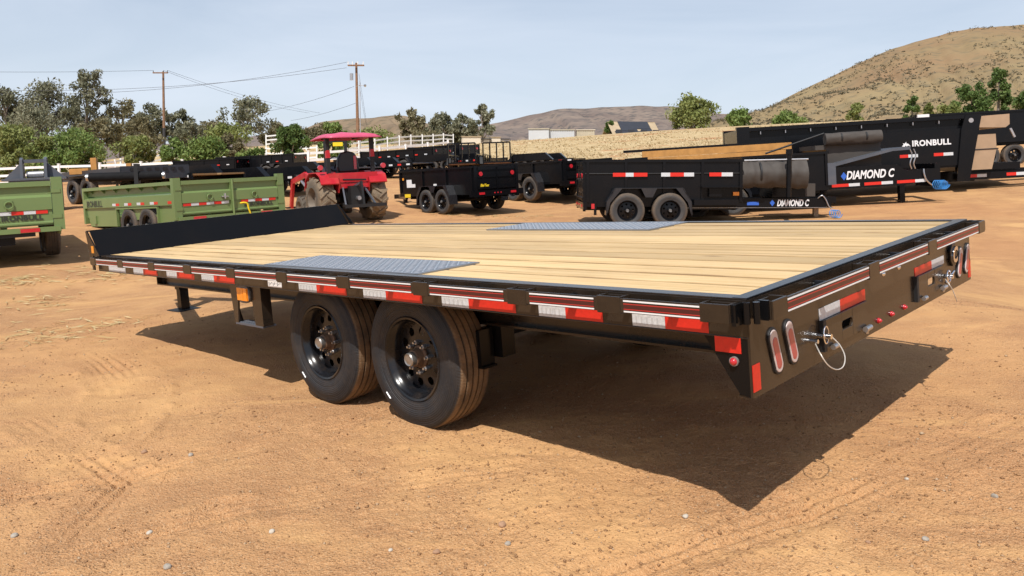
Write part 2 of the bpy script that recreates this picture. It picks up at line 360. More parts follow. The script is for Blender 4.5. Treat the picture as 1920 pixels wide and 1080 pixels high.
ctl = []
for tx, tz in zip([-9, -6.4, -3.8, -2.7, -1.6, -1.1, -0.65, -0.25, 1.2, 3], [0.15, 0.15, 0.135, 0.108, 0.104, 0.10, 0.085, 0.06, 0.0, -0.06]):
    for ty in (-3, 0, 1.3, 2.6, 4): ctl.append(T2W((tx, ty, tz)))
for u, v, d in [(100, 484, 13.5), (225, 436, 17.5), (480, 432, 19), (712, 420, 20.5), (612, 415, 21), (840, 402, 22), (930, 396, 23), (1050, 379, 25),
                (1177, 428, 17.3), (1258, 428, 17.3), (1567, 420, 17.0), (1736, 399, 18.5), (1905, 313, 26), (1650, 370, 22), (143, 391, 22),
                (716, 333, 36), (500, 350, 36), (300, 355, 38), (0, 372, 36), (880, 330, 36), (640, 345, 32), (980, 335, 34),
                (105, 345, 52), (330, 338, 52), (620, 314, 55), (760, 304, 58), (880, 303, 55), (970, 312, 44), (1100, 305, 44), (1240, 300, 42), (1420, 288, 42), (1700, 262, 44), (1920, 245, 44),
                (970, 264, 78), (1100, 258, 78), (1240, 248, 78), (1380, 240, 78), (1600, 228, 78), (1900, 214, 78),
                (0, 322, 75), (150, 316, 78), (300, 272, 88), (450, 288, 82), (600, 290, 80), (700, 276, 85), (830, 275, 88),
                (-300, 325, 75), (2200, 200, 78), (-400, 480, 16), (-900, 900, 6), (2600, 700, 7)]:
    ctl.append(PX(u, v, d))
ctl += [np.array([-6, -8, -0.3]), np.array([8, -8, 0.3]), np.array([0, -14, 0.0]), np.array([-25, -5, -0.8]), np.array([25, -5, 1.2]), np.array([0, -3, 0.0])]
ctl = np.array(ctl)
def _tps(r2): return np.where(r2 > 1e-12, 0.5 * r2 * np.log(r2 + 1e-12), 0.0)
_n = len(ctl); _A = np.zeros((_n + 3, _n + 3))
_d2 = ((ctl[:, None, :2] - ctl[None, :, :2]) ** 2).sum(-1)
_A[:_n, :_n] = _tps(_d2) + np.eye(_n) * 0.12
_A[:_n, _n] = 1; _A[:_n, _n + 1:] = ctl[:, :2]; _A[_n, :_n] = 1; _A[_n + 1:, :_n] = ctl[:, :2].T
_w = np.linalg.solve(_A, np.concatenate([ctl[:, 2], np.zeros(3)]))
def H(x, y):
    x = np.atleast_1d(np.asarray(x, float)); y = np.atleast_1d(np.asarray(y, float))
    r = np.hypot(x, y); k = np.minimum(1.0, 92.0 / np.maximum(r, 1e-6)); xx = x * k; yy = y * k
    z = np.full(x.shape, _w[_n]) + _w[_n + 1] * xx + _w[_n + 2] * yy
    for i in range(_n): z += _w[i] * _tps((xx - ctl[i, 0]) ** 2 + (yy - ctl[i, 1]) ** 2)
    return z - np.clip(r - 92, 0, 3000) * 0.010
def G(u, d):                                  # ground point under photo column u at depth d
    p = PX(u, 325, d); return np.array([p[0], p[1], H(p[0], p[1])[0]])

def ground_material():
    m = bpy.data.materials.new('dirt_lot'); m.use_nodes = True; t = m.node_tree; b = t.nodes['Principled BSDF']
    b.inputs['Roughness'].default_value = 0.95; b.inputs['Specular IOR Level'].default_value = 0.12
    tcn = N(t, 'ShaderNodeTexCoord'); L = t.links.new
    def noise(sc, det=5.0, rough=0.6, vec=None, dist=0.0):
        n = N(t, 'ShaderNodeTexNoise', Scale=sc, Detail=det, Roughness=rough, Distortion=dist)
        L(vec or tcn.outputs['Object'], n.inputs['Vector']); return n.outputs[0]
    def rng(s, a, b_, c, d):
        r = N(t, 'ShaderNodeMapRange'); L(s, r.inputs[0])
        for i, v in zip((1, 2, 3, 4), (a, b_, c, d)): r.inputs[i].default_value = v
        return r.outputs[0]
    def mix(f, a, b_, mode='MIX'):
        n = N(t, 'ShaderNodeMixRGB', blend_type=mode)
        for i, x in ((0, f), (1, a), (2, b_)):
            if isinstance(x, (int, float)): n.inputs[i].default_value = x
            elif isinstance(x, tuple): n.inputs[i].default_value = (*x, 1)
            else: L(x, n.inputs[i])
        return n.outputs[0]
    mp2 = N(t, 'ShaderNodeMapping'); mp2.inputs['Scale'].default_value = (0.35, 1.0, 1.0); mp2.inputs['Rotation'].default_value = (0, 0, R_(-18))
    L(tcn.outputs['Object'], mp2.inputs[0])
    S = N(t, 'ShaderNodeMath', operation='MAXIMUM')                                                         # S: drifts of fine sand
    L(rng(noise(0.5, 4, 0.68), 0.46, 0.66, 0, 0.8), S.inputs[0]); L(rng(noise(1.5, 4, 0.68, mp2.outputs[0], 0.8), 0.50, 0.66, 0, 0.8), S.inputs[1]); S = S.outputs[0]
    grav = mix(rng(noise(1.6, 3, 0.7), 0.40, 0.62, 0, 1), (0.425, 0.224, 0.103), (0.53, 0.291, 0.133))
    n60 = noise(75, 2, 0.75)
    grav = mix(rng(n60, 0.34, 0.58, 0.6, 0), grav, (0.32, 0.165, 0.075))
    vo = N(t, 'ShaderNodeTexVoronoi', Scale=85.0); L(tcn.outputs['Object'], vo.inputs['Vector'])
    sp = N(t, 'ShaderNodeSeparateColor'); L(vo.outputs['Color'], sp.inputs[0])
    grit = N(t, 'ShaderNodeMath', operation='MULTIPLY'); L(rng(sp.outputs[0], 0.72, 0.95, 0, 0.55), grit.inputs[0]); L(rng(vo.outputs['Distance'], 0.30, 0.5, 1, 0), grit.inputs[1])
    grav = mix(grit.outputs[0], grav, (0.52, 0.355, 0.21))
    n200 = noise(210, 1, 0.8); grav = mix(rng(n200, 0.36, 0.52, 0.5, 0), grav, (0.30, 0.15, 0.07)); grav = mix(rng(n200, 0.54, 0.66, 0, 0.5), grav, (0.66, 0.46, 0.27))
    sand = mix(rng(noise(3.0, 2, 0.6), 0.35, 0.65, 0, 1), (0.54, 0.311, 0.133), (0.60, 0.360, 0.159))
    base = mix(S, grav, sand)
    base = mix(rng(noise(0.16, 2, 0.6), 0.44, 0.62, 0, 0.45), base, (0.46, 0.228, 0.105))
    # dry grass zone
    at = N(t, 'ShaderNodeAttribute', attribute_name='zone')
    gn = noise(0.9, 4, 0.75); gcol = mix(rng(gn, 0.35, 0.65, 0, 1), (0.40, 0.28, 0.14), (0.54, 0.42, 0.24))
    gcol = mix(rng(noise(0.22, 4, 0.6), 0.56, 0.66, 0, 0.85), gcol, (0.42, 0.19, 0.085))
    zz = N(t, 'ShaderNodeMath', operation='ADD'); zz.use_clamp = True; L(at.outputs['Fac'], zz.inputs[0]); L(rng(noise(1.2, 4), 0.3, 0.7, -0.25, 0.25), zz.inputs[1])
    fin = mix(rng(zz.outputs[0], 0.4, 0.6, 0, 1), base, gcol)
    L(fin, b.inputs['Base Color'])
    # relief
    h1 = N(t, 'ShaderNodeMath', operation='MULTIPLY_ADD'); L(noise(24, 3, 0.7), h1.inputs[0]); h1.inputs[1].default_value = 1.4; L(n60, h1.inputs[2])
    h2 = N(t, 'ShaderNodeMath', operation='ADD'); L(h1.outputs[0], h2.inputs[0]); L(rng(vo.outputs['Distance'], 0.0, 0.5, 0.5, 0), h2.inputs[1])
    bp = N(t, 'ShaderNodeBump', Distance=0.010); L(rng(S, 0, 1, 0.9, 0.35), bp.inputs['Strength']); L(h2.outputs[0], bp.inputs['Height']); L(bp.outputs[0], b.inputs['Normal'])
    return m
ground_mat = ground_material()

def seg_dist(x, y, a, b):
    ax, ay = a; bx, by = b; dx, dy = bx - ax, by - ay; L2 = dx * dx + dy * dy
    t = np.clip(((x - ax) * dx + (y - ay) * dy) / L2, 0, 1)
    s = ((x - ax) * -dy + (y - ay) * dx) / math.sqrt(L2)
    return np.hypot(x - ax - t * dx, y - ay - t * dy), s, t * math.sqrt(L2)
def gxy(u, v):                                # near ground point seen at a pixel
    d = FW + RW * (u - CX) / FPX + UW * (CY - v) / FPX
    t = np.geomspace(1.0, 110.0, 420); P = CW + d * t[:, None]; under = np.nonzero(P[:, 2] <= H(P[:, 0], P[:, 1]))[0]
    p = P[under[0] if len(under) else -1]
    return (p[0], p[1])

th = np.concatenate([np.radians(np.linspace(-180, -48, 36, endpoint=False)), np.radians(np.linspace(-48, 48, 760)), np.radians(np.linspace(48, 180, 37)[1:-1])])
rr = np.concatenate([[0.02, 0.4, 0.8], np.geomspace(1.1, 1.6, 40, endpoint=False), np.geomspace(1.6, 9, 600, endpoint=False), np.geomspace(9, 95, 260), [120, 160, 230, 350, 600, 1200, 3000, 7000]])
TH, RR = np.meshgrid(th, rr); gx = (RR * np.sin(TH)).ravel(); gy = (RR * np.cos(TH)).ravel()
gz = H(gx, gy); rad = np.hypot(gx, gy)
nearw = np.clip((30 - rad) / 20, 0, 1)
gz += nearw * (0.05 * fbm(gx * 0.5, gy * 0.5, 3, 3) + 0.030 * fbm(gx * 2.2, gy * 2.2, 4, 11, 0.6))
rough_mask = np.clip(fbm(gx * 0.7, gy * 0.7, 3, 21) * 3 + 0.5, 0, 1)
gz += np.clip((11 - rad) / 6, 0, 1) * (0.013 * fbm(gx * 9, gy * 9, 4, 31, 0.7) * (0.35 + rough_mask))
gz += np.clip((6.5 - rad) / 3, 0, 1) * 0.0085 * fbm(gx * 26, gy * 26, 3, 47, 0.7) * (0.25 + rough_mask)
tracks = []
for pts in ([(0, 935), (300, 880), (640, 800), (700, 780)], [(150, 1040), (420, 960), (780, 905), (960, 880)], [(60, 800), (235, 900), (130, 1010)],
            [(150, 655), (215, 690), (245, 730), (232, 775), (195, 820), (130, 870)], [(1150, 1075), (1500, 960), (1900, 800)]):
    tracks.append([gxy(*p) for p in pts])
for ti, tr in enumerate(tracks):
    for a, b in zip(tr[:-1], tr[1:]):
        dd, s, l = seg_dist(gx, gy, a, b); w = 0.13 if ti != 3 else 0.22
        k = np.clip(1 - dd / w, 0, 1); k = k * k * (3 - 2 * k)
        gz += k * (-0.011 + 0.0085 * np.cos(s * 2 * math.pi / 0.06)) * np.clip(0.6 + 2.0 * fbm(gx * 1.7, gy * 1.7, 2, 60 + ti), 0, 1) * np.clip((12 - rad) / 3, 0, 1)
        rim = np.exp(-((dd - w * 1.15) / 0.035) ** 2); gz += rim * 0.014 * (vnoise(gx * 14, gy * 14, 5)) * vnoise(gx * 3, gy * 3, 6) * np.clip((12 - rad) / 3, 0, 1)
for a in (T2W((-2.03, 0.3, 0)), T2W((-2.87, 0.3, 0))):  # little drift where each near tyre sits
    gz += 0.014 * np.exp(-((gx - a[0]) ** 2 + (gy - a[1]) ** 2) / 0.10) * np.clip(fbm(gx * 6, gy * 6, 2, 8) * 2 + 0.6, 0, 1)
cols, rows = len(th), len(rr)
ii = np.arange(rows - 1)[:, None] * cols; jj = np.arange(cols)[None, :]; j2 = (jj + 1) % cols
F = np.stack([ii + jj, ii + cols + jj, ii + cols + j2, ii + j2], -1).reshape(-1, 4)[:, ::-1]
gm = mesh_np('ground', np.stack([gx, gy, gz], -1), F, ground_mat, True)
# zone: dry grass on the bank behind the lot and beyond the fence
xs = gx / np.maximum(gy, 0.1) * FPX + CX
zn = np.zeros_like(gx); front = gy > 5
edge = np.interp(xs, [-600, 0, 600, 830, 900, 970, 1400, 1920, 2600], [66, 66, 70, 66, 52, 45, 43, 45, 45])
zn = np.where(front, np.clip((gy - edge) / 3, 0, 1), 0.0)
a_ = gm.attributes.new('zone', 'FLOAT', 'POINT'); a_.data.foreach_set('value', zn.astype(np.float32))
ground = link('ground', gm); tag(ground, 'sunlit tan and reddish dirt lot', 'ground', kind='structure')

def frame_at(pos, heading, tilt=3.2, pitch=0.0):
    """matrix of a thing standing on the lot: local +x points along heading (degrees right of straight ahead)"""
    h = R_(heading); ux = Vector((math.sin(h), math.cos(h), 0)); uz = Vector((0, 0, 1)); uy = uz.cross(ux)
    R3 = Matrix((ux, uy, uz)).transposed().to_4x4()
    return Matrix.Translation(Vector(pos)) @ Matrix.Rotation(R_(-tilt), 4, 'Y') @ Matrix.Rotation(R_(pitch), 4, 'X') @ R3

# ================================================================== the big flatbed trailer
RO = np.array([-2.45, 1.295, 0.10])
def flat_matrix():
    m = Matrix([[*M3[i], 0] for i in range(3)] + [[0, 0, 0, 1]]); m.translation = Vector(T2W(RO)); return m
flat = empty('flatbed_trailer', flat_matrix(), 'black deckover flatbed trailer with pale plank deck and red white tape, in front', 'trailer')
OFF = tuple(-RO)
def fb(mb, name, mats, parent=None, smooth=None, bevel=0.0):
    if parent is None: return mb.build(name, mats, flat, smooth, bevel, OFF)
    return mb.build(name, mats, parent, smooth, bevel)
Wd = 2.59; XR, XF = -0.07, -6.03; DZ = 0.92

# planks
NP_ = 13; yA, yB = 0.128, 2.462; pw = (yB - yA) / NP_
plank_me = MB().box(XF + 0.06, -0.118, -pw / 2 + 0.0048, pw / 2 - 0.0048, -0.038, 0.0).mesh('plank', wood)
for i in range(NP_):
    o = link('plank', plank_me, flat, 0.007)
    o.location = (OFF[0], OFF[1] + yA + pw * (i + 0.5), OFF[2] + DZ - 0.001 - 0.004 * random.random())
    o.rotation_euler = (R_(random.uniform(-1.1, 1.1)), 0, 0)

# diamond plates with raised tread
tread_steel = mat('diamond_plate_steel', (0.27, 0.28, 0.30), 0.32, metal=0.8, noise=(6, 0.2), dust=(TAN, 6, 0.5, 0.85, 0.15))
lug_steel = mat('diamond_lug_steel', (0.85, 0.84, 0.82), 0.28, metal=0.9)
for (x0, x1, y0, y1) in ((-3.285, -1.80, 0.118, 0.525), (-3.285, -1.77, 2.0, 2.475)):
    pl = fb(MB().box(x0, x1, y0, y1, DZ - 0.01, DZ + 0.005), 'diamond_plate', tread_steel)
    t = MB(); st = 0.038; nx = int((x1 - x0 - 0.02) / st); ny = int((y1 - y0 - 0.02) / st)
    for a in range(nx):
        for b in range(ny):
            cx, cy_ = x0 + 0.015 + (a + 0.5) * st, y0 + 0.012 + (b + 0.5) * st
            s1 = 1 if (a + b) % 2 else -1; dx, dy = 0.020 * 0.7071, 0.020 * 0.7071 * s1; ex, ey = -dy * 0.32 * s1 * s1, dx * 0.32
            z = DZ + 0.005
            t.add([(cx - dx, cy_ - dy, z), (cx - ex, cy_ - ey, z), (cx + dx, cy_ + dy, z), (cx + ex, cy_ + ey, z), (cx, cy_, z + 0.005)],
                  [(0, 1, 4), (1, 2, 4), (2, 3, 4), (3, 0, 4)])
    tr_ = t.build('tread_lugs', lug_steel, pl); tag(tr_, kind='stuff')

# side, rear and front channels of the deck frame
for side, (ya, yb, yf) in {'l': (0.065, 0.073, 0.125), 'r': (2.525, 2.517, 2.465)}.items():
    m = MB().box(XF, XR, ya, yb, 0.795, 0.9165); m.box(XF, XR, ya, yf, 0.9165, 0.9225); m.box(XF, XR, ya, (ya + yf) / 2, 0.789, 0.795)
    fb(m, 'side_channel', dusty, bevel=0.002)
m = MB().box(XR - 0.008, XR, 0.073, 2.517, 0.80, 0.9165); m.box(XR - 0.05, XR, 0.066, 2.524, 0.9168, 0.924)
fb(m, 'rear_channel', black, bevel=0.002)
fb(MB().box(XF, XF + 0.008, 0.073, 2.517, 0.795, 0.9165), 'front_channel', black)
# rub rails
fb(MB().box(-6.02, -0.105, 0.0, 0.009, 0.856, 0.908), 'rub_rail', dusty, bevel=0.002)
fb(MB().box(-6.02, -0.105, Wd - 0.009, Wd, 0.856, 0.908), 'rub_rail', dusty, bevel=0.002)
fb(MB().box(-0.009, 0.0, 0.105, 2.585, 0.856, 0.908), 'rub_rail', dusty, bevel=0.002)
# pin stripes
def stripes(axis, a0, a1):
    m = MB()
    for mi, z0, z1 in ((0, 0.8965, 0.9020), (1, 0.8870, 0.8905), (2, 0.8715, 0.8870), (1, 0.8680, 0.8715), (0, 0.8590, 0.8640)):
        m.m(mi); e = 0.0015 if mi != 2 else 0.0008
        if axis == 'x': m.box(a0, a1, -e, 0.002, z0, z1)
        else: m.box(-0.002, e, a0, a1, z0, z1)
    fb(m, 'pinstripe_band', [whitestripe, redstripe, maroon])
SEG = [(-5.866, -5.40), (-5.275, -4.787), (-4.661, -4.181), (-4.045, -3.554), (-3.428, -2.938), (-2.81, -2.327), (-2.198, -1.711), (-1.576, -1.109), (-0.963, -0.642), (-0.508, -0.188)]
for a, b in SEG: stripes('x', a, b)
for a, b in ((0.21, 0.914), (1.03, 1.623), (1.761, 2.445)): stripes('y', a, b)
# stake pockets: open-topped steel boxes between rail and channel
def pocket_mesh(w, d0, d1, z0, z1):
    m = MB(); t = 0.006
    m.box(-w / 2, w / 2, d0 - 0.002, d0 + t, z0, z1); m.box(-w / 2, -w / 2 + t, d0 + t, d1, z0, z1); m.box(w / 2 - t, w / 2, d0 + t, d1, z0, z1)
    m.box(-w / 2, w / 2, d1 - t, d1 - 0.001, z0 + 0.002, z1 - 0.004); return m
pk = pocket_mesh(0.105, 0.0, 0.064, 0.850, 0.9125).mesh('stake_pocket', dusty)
PKX = [-5.95, -5.335, -4.724, -4.113, -3.491, -2.874, -2.262, -1.644, -1.036, -0.575, -0.150]
for x in PKX:
    o = link('stake_pocket', pk, flat, 0.002); o.location = (OFF[0] + x, OFF[1], OFF[2])
    o = link('stake_pocket', pk, flat, 0.002); o.location = (OFF[0] + x, OFF[1] + Wd, OFF[2]); o.rotation_euler = (0, 0, math.pi)
for y in (0.155, 0.972, 1.692, 2.515):
    o = link('stake_pocket', pk, flat, 0.002); o.location = (OFF[0], OFF[1] + y, OFF[2]); o.rotation_euler = (0, 0, math.pi / 2)
spool = MB().cyl((0, 0.009, 0.885), (0, 0.064, 0.885), 0.019, n=14).cyl((0, 0.008, 0.885), (0, 0.0641, 0.885), 0.011, n=10).mesh('pipe_spool', black, 30)
for a, b in SEG[1:]:
    o = link('pipe_spool', spool, flat); o.location = (OFF[0] + (a + b) / 2 + 0.02, OFF[1], OFF[2])
for y in (0.56, 1.33, 2.10):
    o = link('pipe_spool', spool, flat); o.location = (OFF[0], OFF[1] + y, OFF[2]); o.rotation_euler = (0, 0, math.pi / 2)
# reflective tape on the side
def tape_piece(a, b, mt, y=0.065, z0=0.7975, z1=0.8420):
    fb(MB().box(a, b, y - 0.0012, y + 0.001, z0, z1), 'reflective_tape', mt)
tape_piece(-5.783, -5.415, whitetape)
for a, b, c in ((-5.249, -5.056, -4.791), (-4.622, -4.446, -4.166), (-4.05, -3.866, -3.58), (-2.808, -2.624, -2.339), (-2.186, -1.996, -1.717),
                (-1.575, -1.395, -1.109), (-0.979, -0.838, -0.656), (-0.521, -0.382, -0.212)):
    tape_piece(a, b - 0.001, whitetape); tape_piece(b, c, redtape)
st_ = MB().box(-3.155, -2.998, 0.0638, 0.066, 0.803, 0.842); st_.m(1)
for k in range(9): st_.box(-3.145 + k * 0.016, -3.137 + k * 0.016, 0.0632, 0.0655, 0.812 + 0.006 * (k % 3), 0.832 - 0.005 * (k % 2))
fb(st_, 'paper_label', [whitestripe, mat('label_print', (0.2, 0.2, 0.2), 0.6)])
for a, b in ((-5.249, -5.06), (-4.622, -4.45), (-0.979, -0.842), (-0.521, -0.386), (-1.575, -1.40), (-2.186, -2.0), (-2.808, -2.63), (-4.05, -3.87)):   # faint print on the white pieces
    q = MB(); n = 5; s_ = (b - a) / (n + 1)
    for k in range(n): q.box(a + s_ * (k + 0.6), a + s_ * (k + 0.95), 0.0635, 0.0650, 0.805, 0.832)
    fb(q, 'tape_print', mat('tape_print_grey', (0.46, 0.47, 0.48), 0.5))

# rear plate with two ramp doors
dk = [(0.585, 1.035), (1.615, 2.03)]; dz0, dz1 = 0.643, 0.744
m = MB(); ys = [0.066, dk[0][0], dk[0][1], dk[1][0], dk[1][1], 2.524]
m.box(XR - 0.004, XR + 0.005, 0.0662, 2.5238, dz1, 0.9165); m.box(XR - 0.004, XR + 0.005, 0.0662, 2.5238, 0.595, dz0)
for a, b in ((ys[0], ys[1]), (ys[2], ys[3]), (ys[4], ys[5])): m.box(XR - 0.0038, XR + 0.0048, a + 0.0003, b, dz0, dz1)
m.box(XR - 0.05, XR - 0.004, 0.07, 2.52, 0.5935, 0.600)
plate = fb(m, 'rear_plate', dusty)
for k, (a, b) in enumerate(dk):
    c0 = a + 0.40 * (b - a); c1 = c0 + 0.105; zA, zB = 0.678, 0.712; X0, X1 = XR + 0.004, XR + 0.016
    q = MB().box(X0, X1, a + 0.03, c0, dz0 - 0.004, dz1 + 0.002); q.box(X0, X1, c1, b - 0.012, dz0 - 0.004, dz1 + 0.002)
    q.box(X0, X1 - 0.0003, c0, c1, dz0 - 0.004, zA); q.box(X0, X1 - 0.0003, c0, c1, zB, dz1 + 0.002)
    for cc, sg in ((c0, 1), (c1, -1)):      # rounded slot ends
        for zz, sz in ((zA, 1), (zB, -1)):
            q.prism([(cc, zz), (cc + sg * 0.012, zz), (cc, zz + sz * 0.012)][::1], 0, X0 + 0.0005, X1 - 0.0006)
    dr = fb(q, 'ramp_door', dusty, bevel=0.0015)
    MB().cyl((X1 + 0.012, b - 0.075, dz0 - 0.002), (X1 + 0.012, b - 0.02, dz0 - 0.002), 0.011).cyl((X1 + 0.006, b - 0.05, dz0 - 0.022), (X1 + 0.012, b - 0.05, dz0 - 0.002), 0.008).build('hinge', steel, dr, 30)
    MB().cyl((X1 + 0.012, a + 0.06, dz0 - 0.004), (X1 + 0.012, a + 0.10, dz0 - 0.004), 0.010).build('hinge', steel, dr, 30)
    fb(MB().box(XR - 0.16, XR - 0.06, c0 + 0.02, b, 0.60, 0.76).box(XR - 0.155, XR - 0.065, a + 0.05, c0 + 0.03, 0.70, 0.759), 'slot_backing', blackmatte)  # dark backing added behind the slot so the opening reads as shade
    fb(MB().box(XR - 0.012, XR + 0.020, a + 0.004, a + 0.028, dz0 - 0.012, dz1 + 0.004), 'door_guide', blackmatte)
# pins on steel lanyards
def smooth_path(P, n=40):
    P = np.array(P, float); out_ = []
    for i in range(len(P) - 1):
        p0, p1, p2, p3 = P[max(i - 1, 0)], P[i], P[i + 1], P[min(i + 2, len(P) - 1)]
        for t in np.linspace(0, 1, n // (len(P) - 1) + 2)[:-1]:
            out_.append(0.5 * ((2 * p1) + (-p0 + p2) * t + (2 * p0 - 5 * p1 + 4 * p2 - p3) * t * t + (-p0 + 3 * p1 - 3 * p2 + p3) * t ** 3))
    out_.append(P[-1]); return out_
cable = mat('lanyard_cable', (0.62, 0.58, 0.52), 0.4, metal=0.3)
P1 = [TFON(u, v, 0, xx) for u, v, xx in ((1529, 645, -0.045), (1538, 663, 0.0), (1552, 684, 0.02), (1568, 693, 0.03), (1581, 687, 0.03), (1584, 668, 0.02), (1575, 648, 0.0), (1562, 634, -0.02), (1553, 627, -0.03))]
fb(MB().tube(smooth_path(P1, 60), 0.0022, 6), 'lanyard', cable, smooth=60)
q = MB(); cpt = TFON(1549, 628, 0, -0.04)
ring = [cpt + np.array([0.0, 0.020 * math.cos(t), 0.032 * math.sin(t)]) for t in np.linspace(0, 2 * math.pi, 20)]
q.tube(ring, 0.0028, 6); a0 = TFON(1545, 630, 0, -0.045); q.cyl(a0 + [-0.02, 0, 0], a0 + [0.028, 0, 0], 0.010); b0 = TFON(1528, 640, 0, -0.05); q.cyl(b0 + [-0.02, 0, 0], b0 + [0.012, 0, 0], 0.008)
fb(q, 'lynch_pin', chrome, smooth=40)
P2 = [TFON(u, v, 0, xx) for u, v, xx in ((1773, 524, -0.03), (1779, 532, 0.0), (1786, 544, 0.01), (1791, 556, 0.015), (1794, 565, 0.015))]
fb(MB().tube(smooth_path(P2, 24), 0.0025, 6), 'lanyard', cable, smooth=60)
q = MB(); a0 = TFON(1775, 518, 0, -0.045); q.cyl(a0 + [-0.02, 0, 0], a0 + [0.03, 0, 0], 0.011); q.tube([a0 + np.array([0.01, 0.03 * math.cos(t), 0.03 * math.sin(t)]) for t in np.linspace(0, 6.28, 16)], 0.004, 6)
q.cyl(a0 + [0.0, -0.02, -0.03], a0 + [0.02, 0.05, 0.02], 0.006)
fb(q, 'lynch_pin', chrome, smooth=40)
# tape, lamps, bolts, emblem on the rear plate
RX = XR + 0.005
def rtape(a, b, z0, z1, mt, x=RX): fb(MB().box(x, x + 0.0022, a, b, z0, z1), 'reflective_tape', mt)
rtape(0.590, 0.777, 0.7475, 0.792, whitetape); rtape(0.778, 1.031, 0.7475, 0.792, redtape)
rtape(1.638, 1.876, 0.7475, 0.787, redtape); rtape(1.877, 2.067, 0.7475, 0.787, whitetape)
rtape(0.069, 0.118, 0.615, 0.703, redtape); rtape(2.480, 2.521, 0.610, 0.705, redtape)
def oval(cy, cz, L, w, slant, x0, x1, n=16):
    pts = []
    for i in range(2 * n):
        t = 2 * math.pi * i / (2 * n); a = (w / 2) * math.cos(t); b = (w / 2) * math.sin(t) + ((L - w) / 2 if math.sin(t) >= 0 else -(L - w) / 2)
        pts.append((cy + a * math.cos(slant) - b * math.sin(slant), cz + a * math.sin(slant) + b * math.cos(slant)))
    return pts
for cy, cz, sl in ((0.228, 0.717, 0.30), (0.345, 0.723, 0.30), (2.318, 0.717, -0.42), (2.447, 0.720, -0.42)):
    tl = fb(MB().prism(oval(cy, cz, 0.172, 0.066, sl, 0, 0), 0, RX - 0.004, RX + 0.007), 'tail_lamp', blackmatte, bevel=0.003)
    MB().prism(oval(cy, cz, 0.156, 0.051, sl, 0, 0), 0, RX + 0.004, RX + 0.010).build('lamp_rim', greylens, tl, None, 0.003)
    MB().prism(oval(cy, cz - 0.006, 0.118, 0.036, sl, 0, 0), 0, RX + 0.006, RX + 0.0115).build('lamp_lens', redlens2, tl, None, 0.003)
def dome(c, r, axis, mt, name, h=0.012):
    q = MB(); n = 16; prof = [(r * math.cos(t), h * math.sin(t)) for t in np.linspace(0, math.pi / 2, 6)]
    V = []; 
    for (a, b) in prof:
        for i in range(n):
            t = 2 * math.pi * i / n
            if axis == 0: V.append((c[0] + b, c[1] + a * math.cos(t), c[2] + a * math.sin(t)))
            else: V.append((c[0] + a * math.cos(t), c[1] - b, c[2] + a * math.sin(t)))
    q.add(V, [(j * n + i, j * n + (i + 1) % n, (j + 1) * n + (i + 1) % n, (j + 1) * n + i) for j in range(5) for i in range(n)])
    return fb(q, name, mt, smooth=60)
for y in (1.164, 1.315, 1.476):
    fb(MB().cyl((RX - 0.002, y, 0.635), (RX + 0.006, y, 0.635), 0.012, n=18), 'marker_bezel', redlens, smooth=30); dome((RX + 0.006, y, 0.635), 0.009, 0, redlens, 'marker_lamp', 0.010)
for y in (1.245, 1.433): dome((RX, y, 0.822), 0.012, 0, chrome, 'bolt_head', 0.009)
em = fb(MB().prism([(2.195 + 0.062 * math.cos(t), 0.775 + 0.062 * math.sin(t)) for t in np.linspace(0, 2 * math.pi, 9)[:-1] + 0.39], 0, RX - 0.002, RX + 0.014), 'emblem', black, bevel=0.004)
cm = text_mesh('C', 0.105, chrome, 0.2, 0.004, 0.003); o = put_text(em, cm, (RX + 0.0165, 2.158, 0.738), (0, 1, 0), (0, 0, 1), 'emblem_letter')
# corner gussets
for y, sg, lab in ((0.0665, 1, 0), (2.5235, -1, 1)):
    gs = fb(MB().prism([(-0.235, 0.7945), (-0.0745, 0.7945), (-0.0745, 0.596), (-0.112, 0.604)], 1, y, y + sg * 0.008), 'corner_gusset', black)
fb(MB().box(-0.192, -0.098, 0.0645, 0.067, 0.7395, 0.791), 'reflective_tape', redtape)
fb(MB().cyl((-0.124, 0.068, 0.713), (-0.124, 0.058, 0.713), 0.016, n=18), 'marker_bezel', mat('grey_bezel', (0.22, 0.19, 0.18), 0.4), smooth=30); dome((-0.124, 0.059, 0.713), 0.013, 1, redlens, 'marker_lamp')
for y, sg in ((0.045, 1), (2.545, -1)):      # welded corner pieces where the rails stop
    q = MB().cyl((-0.060, y, 0.845), (-0.060, y, 0.915), 0.012); q.cyl((-0.034, y + 0.018 * sg, 0.845), (-0.034, y + 0.018 * sg, 0.915), 0.011)
    q.box(-0.098, -0.082, y - 0.03 * sg, y + 0.02 * sg, 0.84, 0.91)
    q.box(-0.045, -0.010, y + 0.048 * sg, y + 0.060 * sg, 0.85, 0.915); fb(q, 'corner_hinge', black, smooth=40)
# sloping front bulkhead
q = MB(); xa, za, xb, zb = -5.945, 0.921, -6.135, 1.128
q.prism([(xa, za), (xb, zb), (xb - 0.012, zb), (xa - 0.012, za)], 1, 0.06, 2.53); q.box(xb - 0.035, xb - 0.004, 0.04, 2.55, zb - 0.004, zb + 0.006)
fb(q, 'bulkhead', black)
for y in (0.035, 2.545):
    fb(MB().prism([(-5.885, 0.924), (xb + 0.004, zb - 0.004), (xb - 0.035, zb), (-6.075, 0.80), (-6.035, 0.80), (-6.035, 0.924)], 1, y, y + 0.010), 'bulkhead_end', black)
fb(MB().box(-6.058, -6.005, 0.0325, 0.0355, 0.945, 1.005), 'amber_reflector', amberdull)
